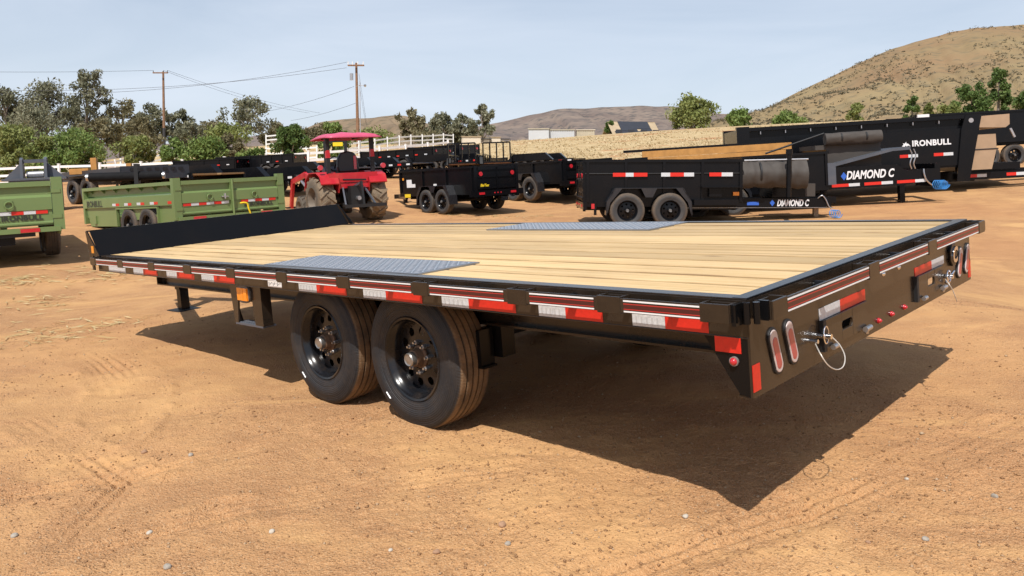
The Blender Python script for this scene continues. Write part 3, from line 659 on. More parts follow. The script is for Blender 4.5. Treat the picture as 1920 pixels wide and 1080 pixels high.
# underframe
for x in np.arange(-5.75, -0.2, 0.4064):
    q = MB().box(x, x + 0.006, 0.074, 2.516, 0.80, 0.8805); q.box(x, x + 0.045, 0.074, 2.516, 0.8745, 0.8805); q.box(x, x + 0.045, 0.074, 2.516, 0.800, 0.805)
    fb(q, 'crossmember', black)
for y in (0.43, 2.06):
    q = MB().box(-5.76, -0.23, y, y + 0.10, 0.790, 0.799); q.box(-5.76, -0.23, y, y + 0.10, 0.625, 0.635); q.box(-5.76, -0.23, y + 0.046, y + 0.054, 0.635, 0.790)
    q.box(-5.768, -5.76, y, y + 0.10, 0.625, 0.799)
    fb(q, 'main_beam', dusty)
ZC = 0.463; XW = (-2.872, -2.030); YW = 0.20
for x in XW: fb(MB().cyl((x, 0.30, ZC + 0.02), (x, 2.29, ZC + 0.02), 0.045, n=16), 'axle', blackmatte, smooth=40)
for y in (0.45, 2.09):
    for x in XW:
        q = MB()
        for k in range(5):
            L = 0.36 - 0.055 * k; q.prism([(x - L, 0.60 - 0.012 * k), (x, 0.545 - 0.012 * k), (x + L, 0.60 - 0.012 * k), (x + L, 0.61 - 0.012 * k), (x, 0.556 - 0.012 * k), (x - L, 0.61 - 0.012 * k)], 1, y, y + 0.06)
        fb(q, 'leaf_spring', blackmatte)
    for x in (-3.26, -2.45, -1.64): fb(MB().box(x - 0.05, x + 0.05, y - 0.015, y + 0.075, 0.47, 0.63), 'spring_hanger', black)
fb(MB().box(-1.66, -1.635, 0.33, 0.42, 0.44, 0.62).box(-1.68, -1.62, 0.33, 0.42, 0.432, 0.442), 'hanger_bracket', black)
# side step with amber lamp
q = MB(); y0, y1 = 0.085, 0.097
q.prism([(-3.70, 0.789), (-3.30, 0.789), (-3.30, 0.545), (-3.40, 0.545), (-3.415, 0.69), (-3.60, 0.69), (-3.625, 0.545), (-3.665, 0.545)], 1, y0, y1)
q.box(-3.312, -3.300, y1, 0.15, 0.545, 0.79); q.prism([(0.097, 0.545), (0.135, 0.545), (0.097, 0.70)], 0, -3.662, -3.650)
stp = fb(q, 'step_bracket', dusty)
t = MB().box(-3.66, -3.31, 0.085, 0.175, 0.533, 0.545)
for a in range(11):
    for b in range(2): t.cyl((-3.645 + a * 0.031, 0.10 + b * 0.037, 0.545), (-3.645 + a * 0.031, 0.10 + b * 0.037, 0.550), 0.009, 0.006, 6)
t.build('step_tread', grey, stp)
cxL, czL = -3.50, 0.737
la = MB().prism([(cxL + 0.083 * math.copysign(abs(math.cos(a)) ** 0.75, math.cos(a)), czL + 0.058 * math.copysign(abs(math.sin(a)) ** 0.75, math.sin(a))) for a in np.linspace(0, 2 * math.pi, 25)[:-1]], 1, 0.070, 0.088)
la = fb(la, 'side_lamp', mat('lamp_grommet', (0.10, 0.095, 0.09), 0.5), bevel=0.004)
al = MB()
for a0_, a1_ in ((-0.068, -0.012), (-0.012, 0.020), (0.020, 0.068)): al.prism([(cxL + a0_ + 0.002, czL - 0.040), (cxL + a1_ - 0.002, czL - 0.040), (cxL + a1_ - 0.002, czL + 0.040), (cxL + a0_ + 0.002, czL + 0.040)], 1, 0.064 - 0.004 * (a0_ > -0.03), 0.072)
al.prism([(cxL - 0.068, czL - 0.040), (cxL + 0.068, czL - 0.040), (cxL + 0.068, czL + 0.040), (cxL - 0.068, czL + 0.040)], 1, 0.068, 0.071)
al.build('lamp_lens', amber, la, None, 0.004)
# tongue, jack and coupler ahead of the deck
for s in (-1, 1):
    fb(MB().beam((-5.70, 1.295 + s * 0.80, 0.70), (-7.72, 1.295 + s * 0.09, 0.70), 0.09, 0.15), 'tongue_beam', black)
fb(MB().box(-6.35, -6.25, 0.72, 1.87, 0.655, 0.745), 'tongue_crossmember', black)
q = MB().box(-7.95, -7.65, 1.235, 1.355, 0.63, 0.77); q.cyl((-8.02, 1.295, 0.70), (-7.95, 1.295, 0.70), 0.07, n=16); fb(q, 'coupler', black)
jz = W2T(np.append(G(347, 8.85)[:2], 0)); 
fb(MB().box(-7.41, -7.30, 1.240, 1.350, 0.36, 1.02), 'jack_tube', black)
lg = fb(MB().box(-7.40, -7.31, 1.250, 1.340, 0.125, 0.36), 'jack_leg', black); MB().box(-7.50, -7.21, 1.17, 1.42, 0.128, 0.142).build('foot_plate', blackmatte, lg)

# wheels
def tyre_profile(w, R, rb):
    """(y, r): y=0 outer face .. y=w inner face"""
    h = R - rb; p = [(0.030, rb - 0.004), (0.016, rb + 0.004), (0.010, rb + 0.018), (0.0065, rb + 0.22 * h), (0.0045, rb + 0.24 * h), (0.004, rb + 0.34 * h), (0.0015, rb + 0.36 * h), (0.0, rb + 0.52 * h), (0.003, rb + 0.66 * h), (0.0055, rb + 0.68 * h), (0.008, rb + 0.80 * h), (0.0095, rb + 0.82 * h), (0.013, rb + 0.88 * h), (0.020, R - 0.014), (0.026, R - 0.006)]
    a, b = 0.032, w - 0.032; n = 5; gw = 0.0105; rw = (b - a - gw * (n - 1)) / n
    for i in range(n):
        s = a + i * (rw + gw); c = 0.004 * (abs(i - 2) / 2) ** 2
        p += [(s, R - c), (s + rw, R - c)]
        if i < n - 1: p += [(s + rw + 0.001, R - 0.016), (s + rw + gw - 0.001, R - 0.016)]
    p += [(w - y, r) for y, r in p[:15]][::-1]
    return p
def disc_with_holes(R0, R1, y, rh, nh, rhole, n=200, m=16, cone=0.0):
    V = []; F_ = []
    for j in range(m + 1):
        r = R0 + (R1 - R0) * j / m
        for i in range(n):
            t = 2 * math.pi * i / n; V.append((r * math.cos(t), y + cone * (j / m), r * math.sin(t)))
    cs = [(rh * math.cos(2 * math.pi * k / nh), rh * math.sin(2 * math.pi * k / nh)) for k in range(nh)]
    for j in range(m):
        r = R0 + (R1 - R0) * (j + 0.5) / m
        for i in range(n):
            t = 2 * math.pi * (i + 0.5) / n; x, z = r * math.cos(t), r * math.sin(t)
            if any((x - a) ** 2 + (z - b) ** 2 < rhole ** 2 for a, b in cs): continue
            F_.append((j * n + i, j * n + (i + 1) % n, (j + 1) * n + (i + 1) % n, (j + 1) * n + i))
    return V, F_
def wheel_meshes(name, R, w, rb, lugs, holes, rub, big=True):
    n = 96 if big else 40
    ty = MB().lathe(tyre_profile(w, R, rb), n=n).mesh(name + '_tyre', rub, 35)
    rm = MB(); d = 0.068 if big else 0.06
    rm.lathe([(0.012, rb + 0.012), (0.006, rb + 0.006), (0.010, rb - 0.004), (0.026, rb - 0.012), (0.034, rb - 0.022), (0.060, rb - 0.028), (d + 0.01, rb - 0.032), (w - 0.02, rb - 0.02)], n=n)
    r1 = rb - 0.030; V, F_ = disc_with_holes(0.066, r1, d, r1 * 0.755, holes, r1 * 0.125, 160 if big else 60, 16 if big else 8, 0.012)
    rm.add(V, F_); rim = rm.mesh(name + '_rim', mat('rim_paint', (0.008, 0.0085, 0.0105), 0.2, spec=0.4, dust=(TAN, 9, 0.5, 0.85, 0.07)) if big else black2, 40)
    hb = MB(); hb.m(0).lathe([(d + 0.02, 0.064), (d - 0.004, 0.060), (d - 0.012, 0.050), (d - 0.046, 0.042), (d - 0.050, 0.030), (d - 0.050, 0.0)], n=28)
    hb.m(1).lathe([(d - 0.046, 0.036), (d - 0.074, 0.035), (d - 0.080, 0.030), (d - 0.076, 0.024), (d - 0.078, 0.0)], n=28)
    hub = hb.mesh(name + '_hub', [rust, mat('hub_cap_steel', (0.34, 0.32, 0.30), 0.38, metal=0.8, noise=(40, 0.25))] if big else [black2, mat('grey_hub', (0.12, 0.12, 0.12), 0.4)], 35)
    nuts = MB().cyl((0, 0.004, 0), (0, -0.020, 0), 0.0125, 0.0115, 6).cyl((0, -0.018, 0), (0, -0.034, 0), 0.007, 0.006, 8).mesh(name + '_lugs', steel, 30)
    return ty, rim, hub, nuts, lugs, d
big_w = wheel_meshes('big', 0.368, 0.235, 0.209, 8, 10, rubber, True)
def put_wheel(parent, ms, loc, flip, spin=0.0, hubs=True, nuts=False):
    """wheel: rim disc with tyre, hub and lug nuts as sub-parts; outer face towards local -y (flip: +y)"""
    w = link('wheel', ms[1], parent); w.location = loc; w.rotation_euler = (0, spin, math.pi if flip else 0)
    link('tyre', ms[0], w)
    if hubs: link('hub', ms[2], w)
    if nuts:
        for k in range(ms[4]):
            t = 2 * math.pi * (k + 0.5) / ms[4]; o = link('lug_nut', ms[3], w); o.location = (0.077 * math.cos(t), ms[5], 0.077 * math.sin(t))
    return w
for k, x in enumerate(XW):
    for y, fl in ((YW, False), (Wd - YW, True)):
        w = put_wheel(flat, big_w, (OFF[0] + x, OFF[1] + y, OFF[2] + ZC), fl, 0.4 + 0.7 * k, True, not fl)
        if not fl:
            a = w.rotation_euler.y; q = MB(); ang = R_(226) + a     # paper sticker low on the sidewall
            c_, s_ = math.cos(ang), math.sin(ang)
            for r in (0.300,):
                tx, tz = -s_, c_
                q.add([(c_ * (r - 0.007) - tx * 0.022, 0.0035, s_ * (r - 0.007) - tz * 0.022), (c_ * (r - 0.007) + tx * 0.022, 0.0035, s_ * (r - 0.007) + tz * 0.022),
                       (c_ * (r + 0.007) + tx * 0.022, 0.0045, s_ * (r + 0.007) + tz * 0.022), (c_ * (r + 0.007) - tx * 0.022, 0.0045, s_ * (r + 0.007) - tz * 0.022),
                       (c_ * (r) - tx * 0.022, -0.004, s_ * (r) - tz * 0.022), (c_ * (r) + tx * 0.022, -0.004, s_ * (r) + tz * 0.022)], [(0, 1, 5, 4), (4, 5, 2, 3)])
            q.build('sidewall_sticker', whitestripe, w)

# ================================================================== other trailers on the lot
mid_w = wheel_meshes('mid', 0.385, 0.235, 0.215, 8, 8, rubber2, False)
sml_w = wheel_meshes('small', 0.345, 0.205, 0.200, 6, 6, rubber2, False)
def P_(root, mb, name, mats, smooth=None, sub=None): return mb.build(name, mats, sub or root, smooth)
def tape_run(root, p0, d, n, pieces, h=0.05, thick=0.004, name='reflective_tape'):
    """pieces: list of (start, length, 'r'/'w') along direction d from p0; n outward normal"""
    d = np.array(d, float); d /= np.linalg.norm(d); n = np.array(n, float); up = np.array([0, 0, 1.0]); p0 = np.array(p0, float)
    for s0, L, c in pieces:
        a = p0 + d * s0; b = a + d * L; q = MB()
        v = [a + n * thick - up * h / 2, b + n * thick - up * h / 2, b + n * thick + up * h / 2, a + n * thick + up * h / 2]
        v += [x - n * thick * 1.5 for x in v]
        q.add(v, [(0, 1, 2, 3), (7, 6, 5, 4), (0, 4, 5, 1), (1, 5, 6, 2), (2, 6, 7, 3), (3, 7, 4, 0)])
        P_(root, q, name, redtape if c == 'r' else whitetape)
def bull_logo(root, p, right, up, n, size, m):
    """a small dark bull-head-like mark beside the lettering: angular silhouette"""
    pts = [(0, 0.1), (0.35, 0.35), (0.25, 0.75), (0.55, 0.6), (0.95, 1.0), (0.9, 0.7), (1.35, 0.55), (1.75, 0.0), (1.25, 0.2), (1.0, 0.0), (0.75, 0.25), (0.55, -0.05)]
    r = np.array(right, float); u = np.array(up, float); n = np.array(n, float); p = np.array(p, float); q = MB(); k = len(pts)
    V = [p + (r * x + u * y) * size + n * 0.004 for x, y in pts] + [p + (r * x + u * y) * size - n * 0.004 for x, y in pts]
    q.add(V, [tuple(range(k)), tuple(range(2 * k - 1, k - 1, -1))] + [(i, k + i, k + (i + 1) % k, (i + 1) % k) for i in range(k)])
    P_(root, q, 'bull_mark', m)

def green_dump(label, pos, heading, tilt, L=4.55, lefttext=True):
    root = empty('dump_trailer', frame_at(pos, heading, tilt), label, 'dump trailer', 'green dump trailers')
    Wb = 2.44; xr = -1.75; xf = xr + L; zf, zt = 0.58, 1.25; K = 0.78; hw = Wb / 2
    P_(root, MB().box(xr + 0.03, xf, -hw + 0.06, hw - 0.06, zf - 0.02, zf + 0.02), 'box_floor', green)
    for s in (1, -1):
        y = s * hw; q = MB()
        q.box(xr + 0.10, xf - 0.04, y - s * 0.10, y, zt - K * 0.09, zt)                                    # top rail
        q.box(xr + 0.10, xf - 0.04, y - s * 0.13, y - s * 0.10, zt - K * 0.26, zt - K * 0.09)                   # recess
        q.prism([(y - s * 0.13, zt - K * 0.30), (y, zt - K * 0.34), (y, zt - K * 0.60), (y - s * 0.13, zt - K * 0.60)], 0, xr + 0.10, xf - 0.04)
        P_(root, q, 'side_panel', green)
        for k in range(7):
            x = xr + 0.35 + k * (L - 0.7) / 6; P_(root, MB().prism([(y - s * 0.10, zt - K * 0.09), (y - s * 0.02, zt - K * 0.09), (y - s * 0.10, zt - K * 0.20)], 0, x, x + 0.02), 'tarp_bracket', green)
        # lower skirt with a fender opening
        sk = MB(); yo = y - s * 0.04; a0, a1 = -0.98, 0.98
        sk.box(xr + 0.16, a0, yo - s * 0.02, yo, 0.40, zt - K * 0.60); sk.prism([(a1, zt - K * 0.60), (a1, 0.36), (xf - 0.25, 0.36), (xf - 0.04, zt - K * 0.60)], 1, yo - s * 0.02, yo)
        sk.box(a0, a1, yo - s * 0.02, yo, 0.74, zt - K * 0.60)
        sk.prism([(-0.17, 0.50), (0.17, 0.50), (0.30, 0.74), (-0.30, 0.74)], 1, yo - s * 0.02, yo)
        P_(root, sk, 'side_skirt', green)
        P_(root, MB().box(a0 - 0.03, a1 + 0.03, y - s * 0.06, y + s * 0.012, 0.735, 0.765).box(a0 - 0.03, a0, y - s * 0.06, y + s * 0.012, 0.42, 0.735).box(a1, a1 + 0.03, y - s * 0.06, y + s * 0.012, 0.36, 0.735), 'fender_lip', green)
        P_(root, MB().box(xr - 0.02, xr + 0.10, y - s * 0.14, y + s * 0.01, 0.48, zt + 0.06), 'corner_post', green)
        P_(root, MB().box(xf - 0.04, xf + 0.04, y - s * 0.12, y, 0.42, zt), 'corner_post', green)
        for x in (-0.45, 0.45):
            put_wheel(root, mid_w, (x, y + s * 0.01, 0.385), s > 0, random.random() * 6)
        P_(root, MB().box(xf - 0.62, xf - 0.50, yo - s * 0.05, yo + s * 0.03, 0.42, 0.60), 'jack_mount', green)
    P_(root, MB().box(xf - 0.04, xf, -hw + 0.12, hw - 0.12, 0.50, zt), 'front_wall', green)
    tape_run(root, (xr + 0.10, hw, zt - K * 0.53), (1, 0, 0), (0, 1, 0), [(0.02, 0.16, 'r')] + [x for k in range(4) for x in ((0.62 + k * 0.62, 0.17, 'r'), (0.79 + k * 0.62, 0.18, 'w'))], 0.055)
    # barn doors
    for s in (1, -1):
        y0, y1 = s * 0.035, s * (hw - 0.15); x = xr
        q = MB(); q.box(x - 0.02, x + 0.05, y0, y1, zt - K * 0.10, zt); q.box(x + 0.03, x + 0.05, y0, y1, zt - K * 0.27, zt - K * 0.10)
        ya, yb = min(y0, y1), max(y0, y1)
        q.prism([(x + 0.03, zt - K * 0.27), (x - 0.02, zt - K * 0.32), (x - 0.02, zt - K * 0.57), (x + 0.03, zt - K * 0.57)], 1, ya, yb)
        q.prism([(x + 0.03, zt - K * 0.57), (x + 0.0, zt - K * 0.58), (x + 0.0, zt - K * 0.80), (x - 0.02, zt - K * 0.82), (x - 0.02, zt - K * 0.85), (x + 0.03, zt - K * 0.85)], 1, ya, yb)
        dr = P_(root, q, 'tailgate_door', green)
        rg = MB(); cy = s * 0.50; rg.box(x - 0.035, x - 0.02, cy - 0.05, cy + 0.05, zt - K * 0.42, zt - K * 0.36)
        rg.tube([(x - 0.045, cy + 0.055 * math.cos(t), zt - K * 0.45 + 0.055 * math.sin(t)) for t in np.linspace(0, 2 * math.pi, 17)], 0.011, 6)
        P_(root, rg, 'ring_pull', green, 40, dr)
        P_(root, MB().box(x - 0.03, x + 0.07, min(s * (hw - 0.15), s * (hw - 0.02)), max(s * (hw - 0.15), s * (hw - 0.02)), zt - K * 0.24, zt - K * 0.16), 'hinge', green, None, dr)
        P_(root, MB().box(x - 0.03, x + 0.07, min(s * (hw - 0.15), s * (hw - 0.02)), max(s * (hw - 0.15), s * (hw - 0.02)), zt - K * 0.75, zt - K * 0.67), 'hinge', green, None, dr)
        cseq = 'rwrwrw' if s > 0 else 'rwrwr'
        st = s * (hw - 0.17) if s > 0 else -0.20
        tape_run(root, (x + 0.0, st, zt - K * 0.612), (0, -1, 0), (-1, 0, 0), [(k * 0.162, 0.16, c) for k, c in enumerate(cseq)], 0.055, 0.012)
        if s < 0:
            me = text_mesh('IRONBULL', 0.110, decaldark, 0, 0.004, 0.002, 1.02, 1.06); put_text(root, me, (x - 0.010, -0.385, zt - K * 0.760), (0, -1, 0), (0, 0, 1))
            bull_logo(root, (x - 0.010, -0.25, zt - K * 0.760), (0, -1, 0), (0, 0, 1), (-1, 0, 0), 0.072, decaldark)
    q = MB().cyl((xr - 0.05, 0, 0.50), (xr - 0.05, 0, zt - K * 0.02), 0.022); q.box(xr - 0.03, xr + 0.04, -0.035, 0.035, zt - K * 0.85, zt)
    P_(root, q, 'latch_post', green, 40)
    P_(root, MB().box(xr - 0.06, xr + 0.06, -hw + 0.05, hw - 0.05, 0.46, 0.535), 'bumper', green)
    P_(root, MB().box(xr + 0.0, xr + 0.05, -hw + 0.40, hw - 0.40, 0.40, 0.46), 'ramp_slot', blackmatte)
    for s in (1, -1): P_(root, MB().box(xr - 0.07, xr - 0.055, s * 0.75 - 0.13, s * 0.75 + 0.13, 0.468, 0.527), 'tail_lamp', redlens)
    P_(root, MB().box(xr + 0.1, xr + 0.2, -0.55, 0.55, 0.28, 0.40), 'rear_beam', black2)  # black colour stands in for the shade on this green beam
    for y in (0.42, -0.42): P_(root, MB().box(xr + 0.2, xf + 0.3, y - 0.04, y + 0.04, 0.42, 0.62), 'main_beam', green)
    if lefttext:
        me = text_mesh('IRONBULL', 0.20, decaldark, 0, 0.004, 0.002, 0.9, 1.05); put_text(root, me, (xf - 0.20, hw + 0.004, zt - K * 0.57), (-1, 0, 0), (0, 0, 1))
    P_(root, MB().box(xr - 0.01, xr + 0.02, 0.28, 0.48, zt - K * 0.50, zt - K * 0.47), 'latch_handle', blackmatte)
    P_(root, MB().box(xr - 0.06, xr - 0.02, 0.16, 0.19, zt - K * 0.52, zt - K * 0.38).box(xr - 0.06, xr - 0.02, 0.10, 0.25, zt - K * 0.47, zt - K * 0.45), 'latch_hook', steel)
    return root
# pixel-anchored placements (wheel position seen at u, v; d metres deep)
g0pos = G(-53, 13.3); g1pos = G(362, 17.6) - np.array([0, 0, 0.08])
green0 = green_dump('sage green dump trailer cut off by the left photo edge, seen from behind', g0pos, -34, 3.0, lefttext=False)
green1 = green_dump('sage green dump trailer behind the flatbed bulkhead, its side and tailgate in view', g1pos, -48.5, 3.4)
st_root = MB().tube(smooth_path([(-1.83, -0.13, 0.73), (-1.85, -0.22, 0.735), (-1.86, -0.28, 0.70), (-1.86, -0.30, 0.60), (-1.86, -0.36, 0.42)], 24), 0.018, 6).build('ratchet_strap', yellow, None, 60)
st_root.matrix_world = green1.matrix_world; tag(st_root, 'yellow strap hanging from the tailgate of the green dump trailer', 'strap')

def black_dump(label, pos, heading, tilt, L, Wb, zf, zt, wheel, R, xr, fender=True, tail='one', tapes=None, tongue=1.4, sp=1.12, paint=None, group='black dump trailers', near=0, tarp=False, text=None, ribs=4, name='dump_trailer', pitch=0.0):
    pt = paint or black2
    root = empty(name, frame_at(pos, heading, tilt, pitch), label, 'dump trailer', group); hw = Wb / 2; xf = xr + L
    P_(root, MB().box(xr, xf, -hw + 0.03, hw - 0.03, zf - 0.04, zf), 'box_floor', pt)
    for s in (1, -1):
        y = s * hw
        sd = P_(root, MB().box(xr, xf, y - s * 0.02, y - s * 0.001, zf, zt - 0.05), 'side_panel', pt)
        P_(root, MB().box(xr - 0.02, xf + 0.02, y - s * 0.06, y + s * 0.035, zt - 0.06, zt), 'top_rail', pt, None, sd)
        for k in range(ribs):
            x = xr + 0.02 + k * (L - 0.10) / (ribs - 1); P_(root, MB().box(x, x + 0.06, y, y + s * 0.04, zf - 0.02, zt - 0.06), 'side_rib', pt, None, sd)
        P_(root, MB().box(xr, xf, y - s * 0.06, y + s * 0.02, zf - 0.12, zf), 'bottom_rail', pt, None, sd)
        w_ = wheel[5] and 0.21
        if fender:
            yo = y + s * 0.27; f = MB(); a = (sp + 1.23) * R; zt_ = 2.28 * R
            out_p = [(-a, R * 0.75), (-a + 0.02, R * 1.5), (-a * 0.78, zt_), (a * 0.78, zt_), (a - 0.02, R * 1.5), (a, R * 0.75)]
            inn = [(x * 0.985, z - 0.012) for x, z in out_p]
            f.prism(out_p + inn[::-1], 1, min(y + s * 0.005, yo), max(y + s * 0.005, yo))
            f.prism([(-R * 0.45, zt_ - 0.01), (-R * 0.2, R * 1.75), (R * 0.2, R * 1.75), (R * 0.45, zt_ - 0.01)], 1, min(yo - s * 0.012, yo), max(yo - s * 0.012, yo))
            for sg in (-1, 1): f.prism([(sg * a * 0.80, zt_ - 0.01), (sg * (a - 0.03), R * 1.45), (sg * (a - 0.03), R * 0.8), (sg * (a - 0.10), R * 1.45), (sg * a * 0.62, zt_ - 0.01)], 1, min(yo - s * 0.012, yo), max(yo - s * 0.012, yo))
            P_(root, f, 'fender', mat('fender_paint', (0.016, 0.017, 0.021), 0.25, spec=0.6, dust=(TAN, 5, 0.5, 0.9, 0.06)))
            wy = y + s * 0.245
        else: wy = y - s * 0.05
        for x in (-sp * R, sp * R): put_wheel(root, wheel, (x, wy, R), s > 0, random.random() * 6, True)
    P_(root, MB().box(xf - 0.03, xf, -hw, hw, zf - 0.02, zt + 0.04), 'front_wall', pt)
    # tail
    for s in (1, -1):
        P_(root, MB().box(xr - 0.05, xr + 0.01, min(s * hw, s * (hw - 0.09)), max(s * hw, s * (hw - 0.09)), zf - 0.22, zt), 'corner_post', pt)
        dr = P_(root, MB().box(xr - 0.03, xr, min(s * 0.01, s * (hw - 0.10)), max(s * 0.01, s * (hw - 0.10)), zf, zt - 0.04).box(xr - 0.055, xr - 0.03, min(s * 0.03, s * (hw - 0.12)), max(s * 0.03, s * (hw - 0.12)), zt - 0.12, zt - 0.05)
           .box(xr - 0.055, xr - 0.03, min(s * 0.03, s * (hw - 0.12)), max(s * 0.03, s * (hw - 0.12)), zf + 0.02, zf + 0.08).box(xr - 0.05, xr - 0.03, min(s * 0.03, s * (hw - 0.12)), max(s * 0.03, s * (hw - 0.12)), (zf + zt) / 2, (zf + zt) / 2 + 0.04), 'tailgate_door', pt)
        P_(root, MB().box(xr - 0.075, xr - 0.06, s * hw * 0.72 - 0.09, s * hw * 0.72 + 0.09, zf - 0.13, zf - 0.07), 'tail_lamp', redlens)
        P_(root, MB().cyl((xr - 0.045, s * hw * 0.72, (zf + zt) / 2 + 0.10), (xr - 0.065, s * hw * 0.72, (zf + zt) / 2 + 0.10), 0.06, n=14), 'reflector', redlens)
    P_(root, MB().box(xr - 0.06, xr + 0.02, -hw - 0.15 * fender, hw + 0.15 * fender, zf - 0.18, zf - 0.02), 'bumper', pt)
    for y in (-0.05, 0.0, 0.05): P_(root, MB().cyl((xr - 0.05, y * 2.2, zf - 0.1), (xr - 0.07, y * 2.2, zf - 0.1), 0.018, n=10), 'marker_lamp', redlens)
    for y in (0.40, -0.40): P_(root, MB().box(xr, xf, y - 0.035, y + 0.035, zf - 0.22, zf - 0.04), 'main_beam', pt)
    for x in (-sp * R, sp * R): P_(root, MB().cyl((x, -hw + 0.05, R), (x, hw - 0.05, R), 0.045, n=10), 'axle', blackmatte, 40)
    if tongue:
        zt2 = zf - 0.14
        for s in (1, -1): P_(root, MB().beam((xf - 0.2, s * min(0.7, hw - 0.05), zt2), (xf + tongue, s * 0.06, zt2), 0.07, 0.14), 'tongue_beam', pt)
        P_(root, MB().box(xf + tongue - 0.02, xf + tongue + 0.28, -0.06, 0.06, zt2 - 0.06, zt2 + 0.07).cyl((xf + tongue + 0.26, 0, zt2 - 0.07), (xf + tongue + 0.26, 0, zt2 + 0.05), 0.07), 'coupler', pt)
        P_(root, MB().box(xf + tongue - 0.30, xf + tongue - 0.20, -0.05, 0.05, 0.03, zt2 + 0.45).box(xf + tongue - 0.37, xf + tongue - 0.13, -0.12, 0.12, 0.0, 0.03), 'jack', pt)
    if tapes:
        for s in (1, -1): tape_run(root, (xr, s * (hw + 0.042), tapes[0]), (1, 0, 0), (0, s, 0), tapes[1], 0.055)
    if tarp:
        q = MB(); zz = zt - 0.05
        path = [(xf + 0.16, -hw + 0.05, zz), (xf + 0.16, hw - 0.05, zz)]
        P_(root, MB().cyl(*path, 0.10, n=16), 'tarp_roll', canvas, 40)
    return root, xf, hw

# centre: small twin-axle dump with yellow decal
T1, xf, hw = black_dump('small black twin-axle dump trailer with white sticker and yellow decal, right of the tractor', G(868, 22.8), -41, 3.2, 3.55, 1.55, 0.62, 1.27, sml_w, 0.345, -1.55, tongue=1.2, tail='one')
P_(T1, MB().box(xf - 0.62, xf - 0.36, hw + 0.001, hw + 0.004, 0.76, 0.99).box(xf - 0.80, xf - 0.62, hw + 0.001, hw + 0.0035, 0.76, 0.86), 'sticker', whitestripe)
P_(T1, MB().box(xf - 0.55, xf - 0.25, hw + 0.02, hw + 0.024, 0.47, 0.57), 'yellow_sticker', yellow)
put_text(T1, text_mesh('BigTex', 0.105, mat('decal_yellow', (0.75, 0.55, 0.02), 0.4), 0.3, 0.004), (-1.585, 0.58, 0.70), (0, -1, 0), (0, 0, 1))
P_(T1, MB().box(xf - 0.28, xf - 0.20, hw + 0.041, hw + 0.046, 0.98, 1.05), 'amber_reflector', amberdull)
P_(T1, MB().box(-0.15, -0.05, hw + 0.20, hw + 0.24, 0.79, 0.84), 'vent_cap', whitestripe)
# next to it: tail of a wider one
T2, xf, hw = black_dump('black dump trailer seen from its tailgate, between the small dump and the blue-badged dump', G(1034, 26.0), -38, 3.2, 4.2, 2.05, 0.62, 1.22, mid_w, 0.385, -1.8, tongue=1.4)
put_text(T2, text_mesh('IRONBULL', 0.15, decalwhite, 0, 0.004, 0.002, 0.95), (-1.86, -0.12, 0.70), (0, -1, 0), (0, 0, 1))
P_(T2, MB().tube(smooth_path([(-1.90, 0.55, 1.03), (-1.92, 0.40, 1.06), (-1.92, 0.22, 1.05), (-1.92, 0.10, 1.12), (-1.92, 0.0, 0.98)], 20), 0.012, 6), 'chain', steel)
def diamond_badge(root, p, right, up, n, size):
    r = np.array(right, float); u = np.array(up, float); n = np.array(n, float); p = np.array(p, float)
    q = MB(); pts = [(-0.55, 0), (0, -0.75), (0.55, 0), (0, 0.75)]
    V = [p + (r * a + u * b) * size + n * 0.006 for a, b in pts] + [p + (r * a + u * b) * size - n * 0.002 for a, b in pts]
    q.add(V, [(0, 1, 2, 3), (0, 4, 5, 1), (1, 5, 6, 2), (2, 6, 7, 3), (3, 7, 4, 0)]); P_(root, q, 'diamond_badge', blue)
def coil(root, c, r, n, m=bluecord, name='coiled_cord'):
    P_(root, MB().tube([(c[0] + r * math.cos(t) + 0.004 * t, c[1] - 0.008 * t, c[2] + 1.3 * r * math.sin(t)) for t in np.linspace(0, 2 * math.pi * n, 20 * n)], 0.009, 6), name, m, 60)
def sag_bag(root, x0, x1, y, z, r, m, name, ph=0.0, sag=1.0):
    V = []; nx, na = 44, 28
    for k in (0.28, 0.72): P_(root, MB().cyl((x0 + (x1 - x0) * k - 0.02, y, z - 0.02 * r), (x0 + (x1 - x0) * k + 0.02, y, z - 0.02 * r), r * 0.86, n=20), 'tarp_strap', blackmatte, 40)
    for i in range(nx + 1):
        t = i / nx; x = x0 + (x1 - x0) * t
        for j in range(na):
            a = 2 * math.pi * j / na; w = 1 + 0.035 * math.sin(2 * a + 5 * t + ph) + 0.030 * math.sin(11 * t + 6 * a + ph) * math.sin(3.1 * t) + 0.02 * math.sin(26 * t - 3 * a)
            w += sag * 0.20 * float(fbm(np.array([9 * t + ph]), np.array([2.2 * math.cos(a) + 7]), 3, 33)[0]) + 0.10 * sag * float(fbm(np.array([24 * t]), np.array([1.5 * math.sin(a) + 3]), 2, 12)[0])
            V.append((x, y + r * (0.75 - 0.30 * sag * max(0, math.sin(a))) * w * math.cos(a), z + r * w * math.sin(a) * (1.12 if math.sin(a) < 0 else 0.9)))
    F_ = [(i * na + j, i * na + (j + 1) % na, (i + 1) * na + (j + 1) % na, (i + 1) * na + j) for i in range(nx) for j in range(na)]
    F_ += [tuple(range(na))[::-1], tuple(range(nx * na, (nx + 1) * na))]
    return P_(root, MB().add(V, F_), name, m, 70)

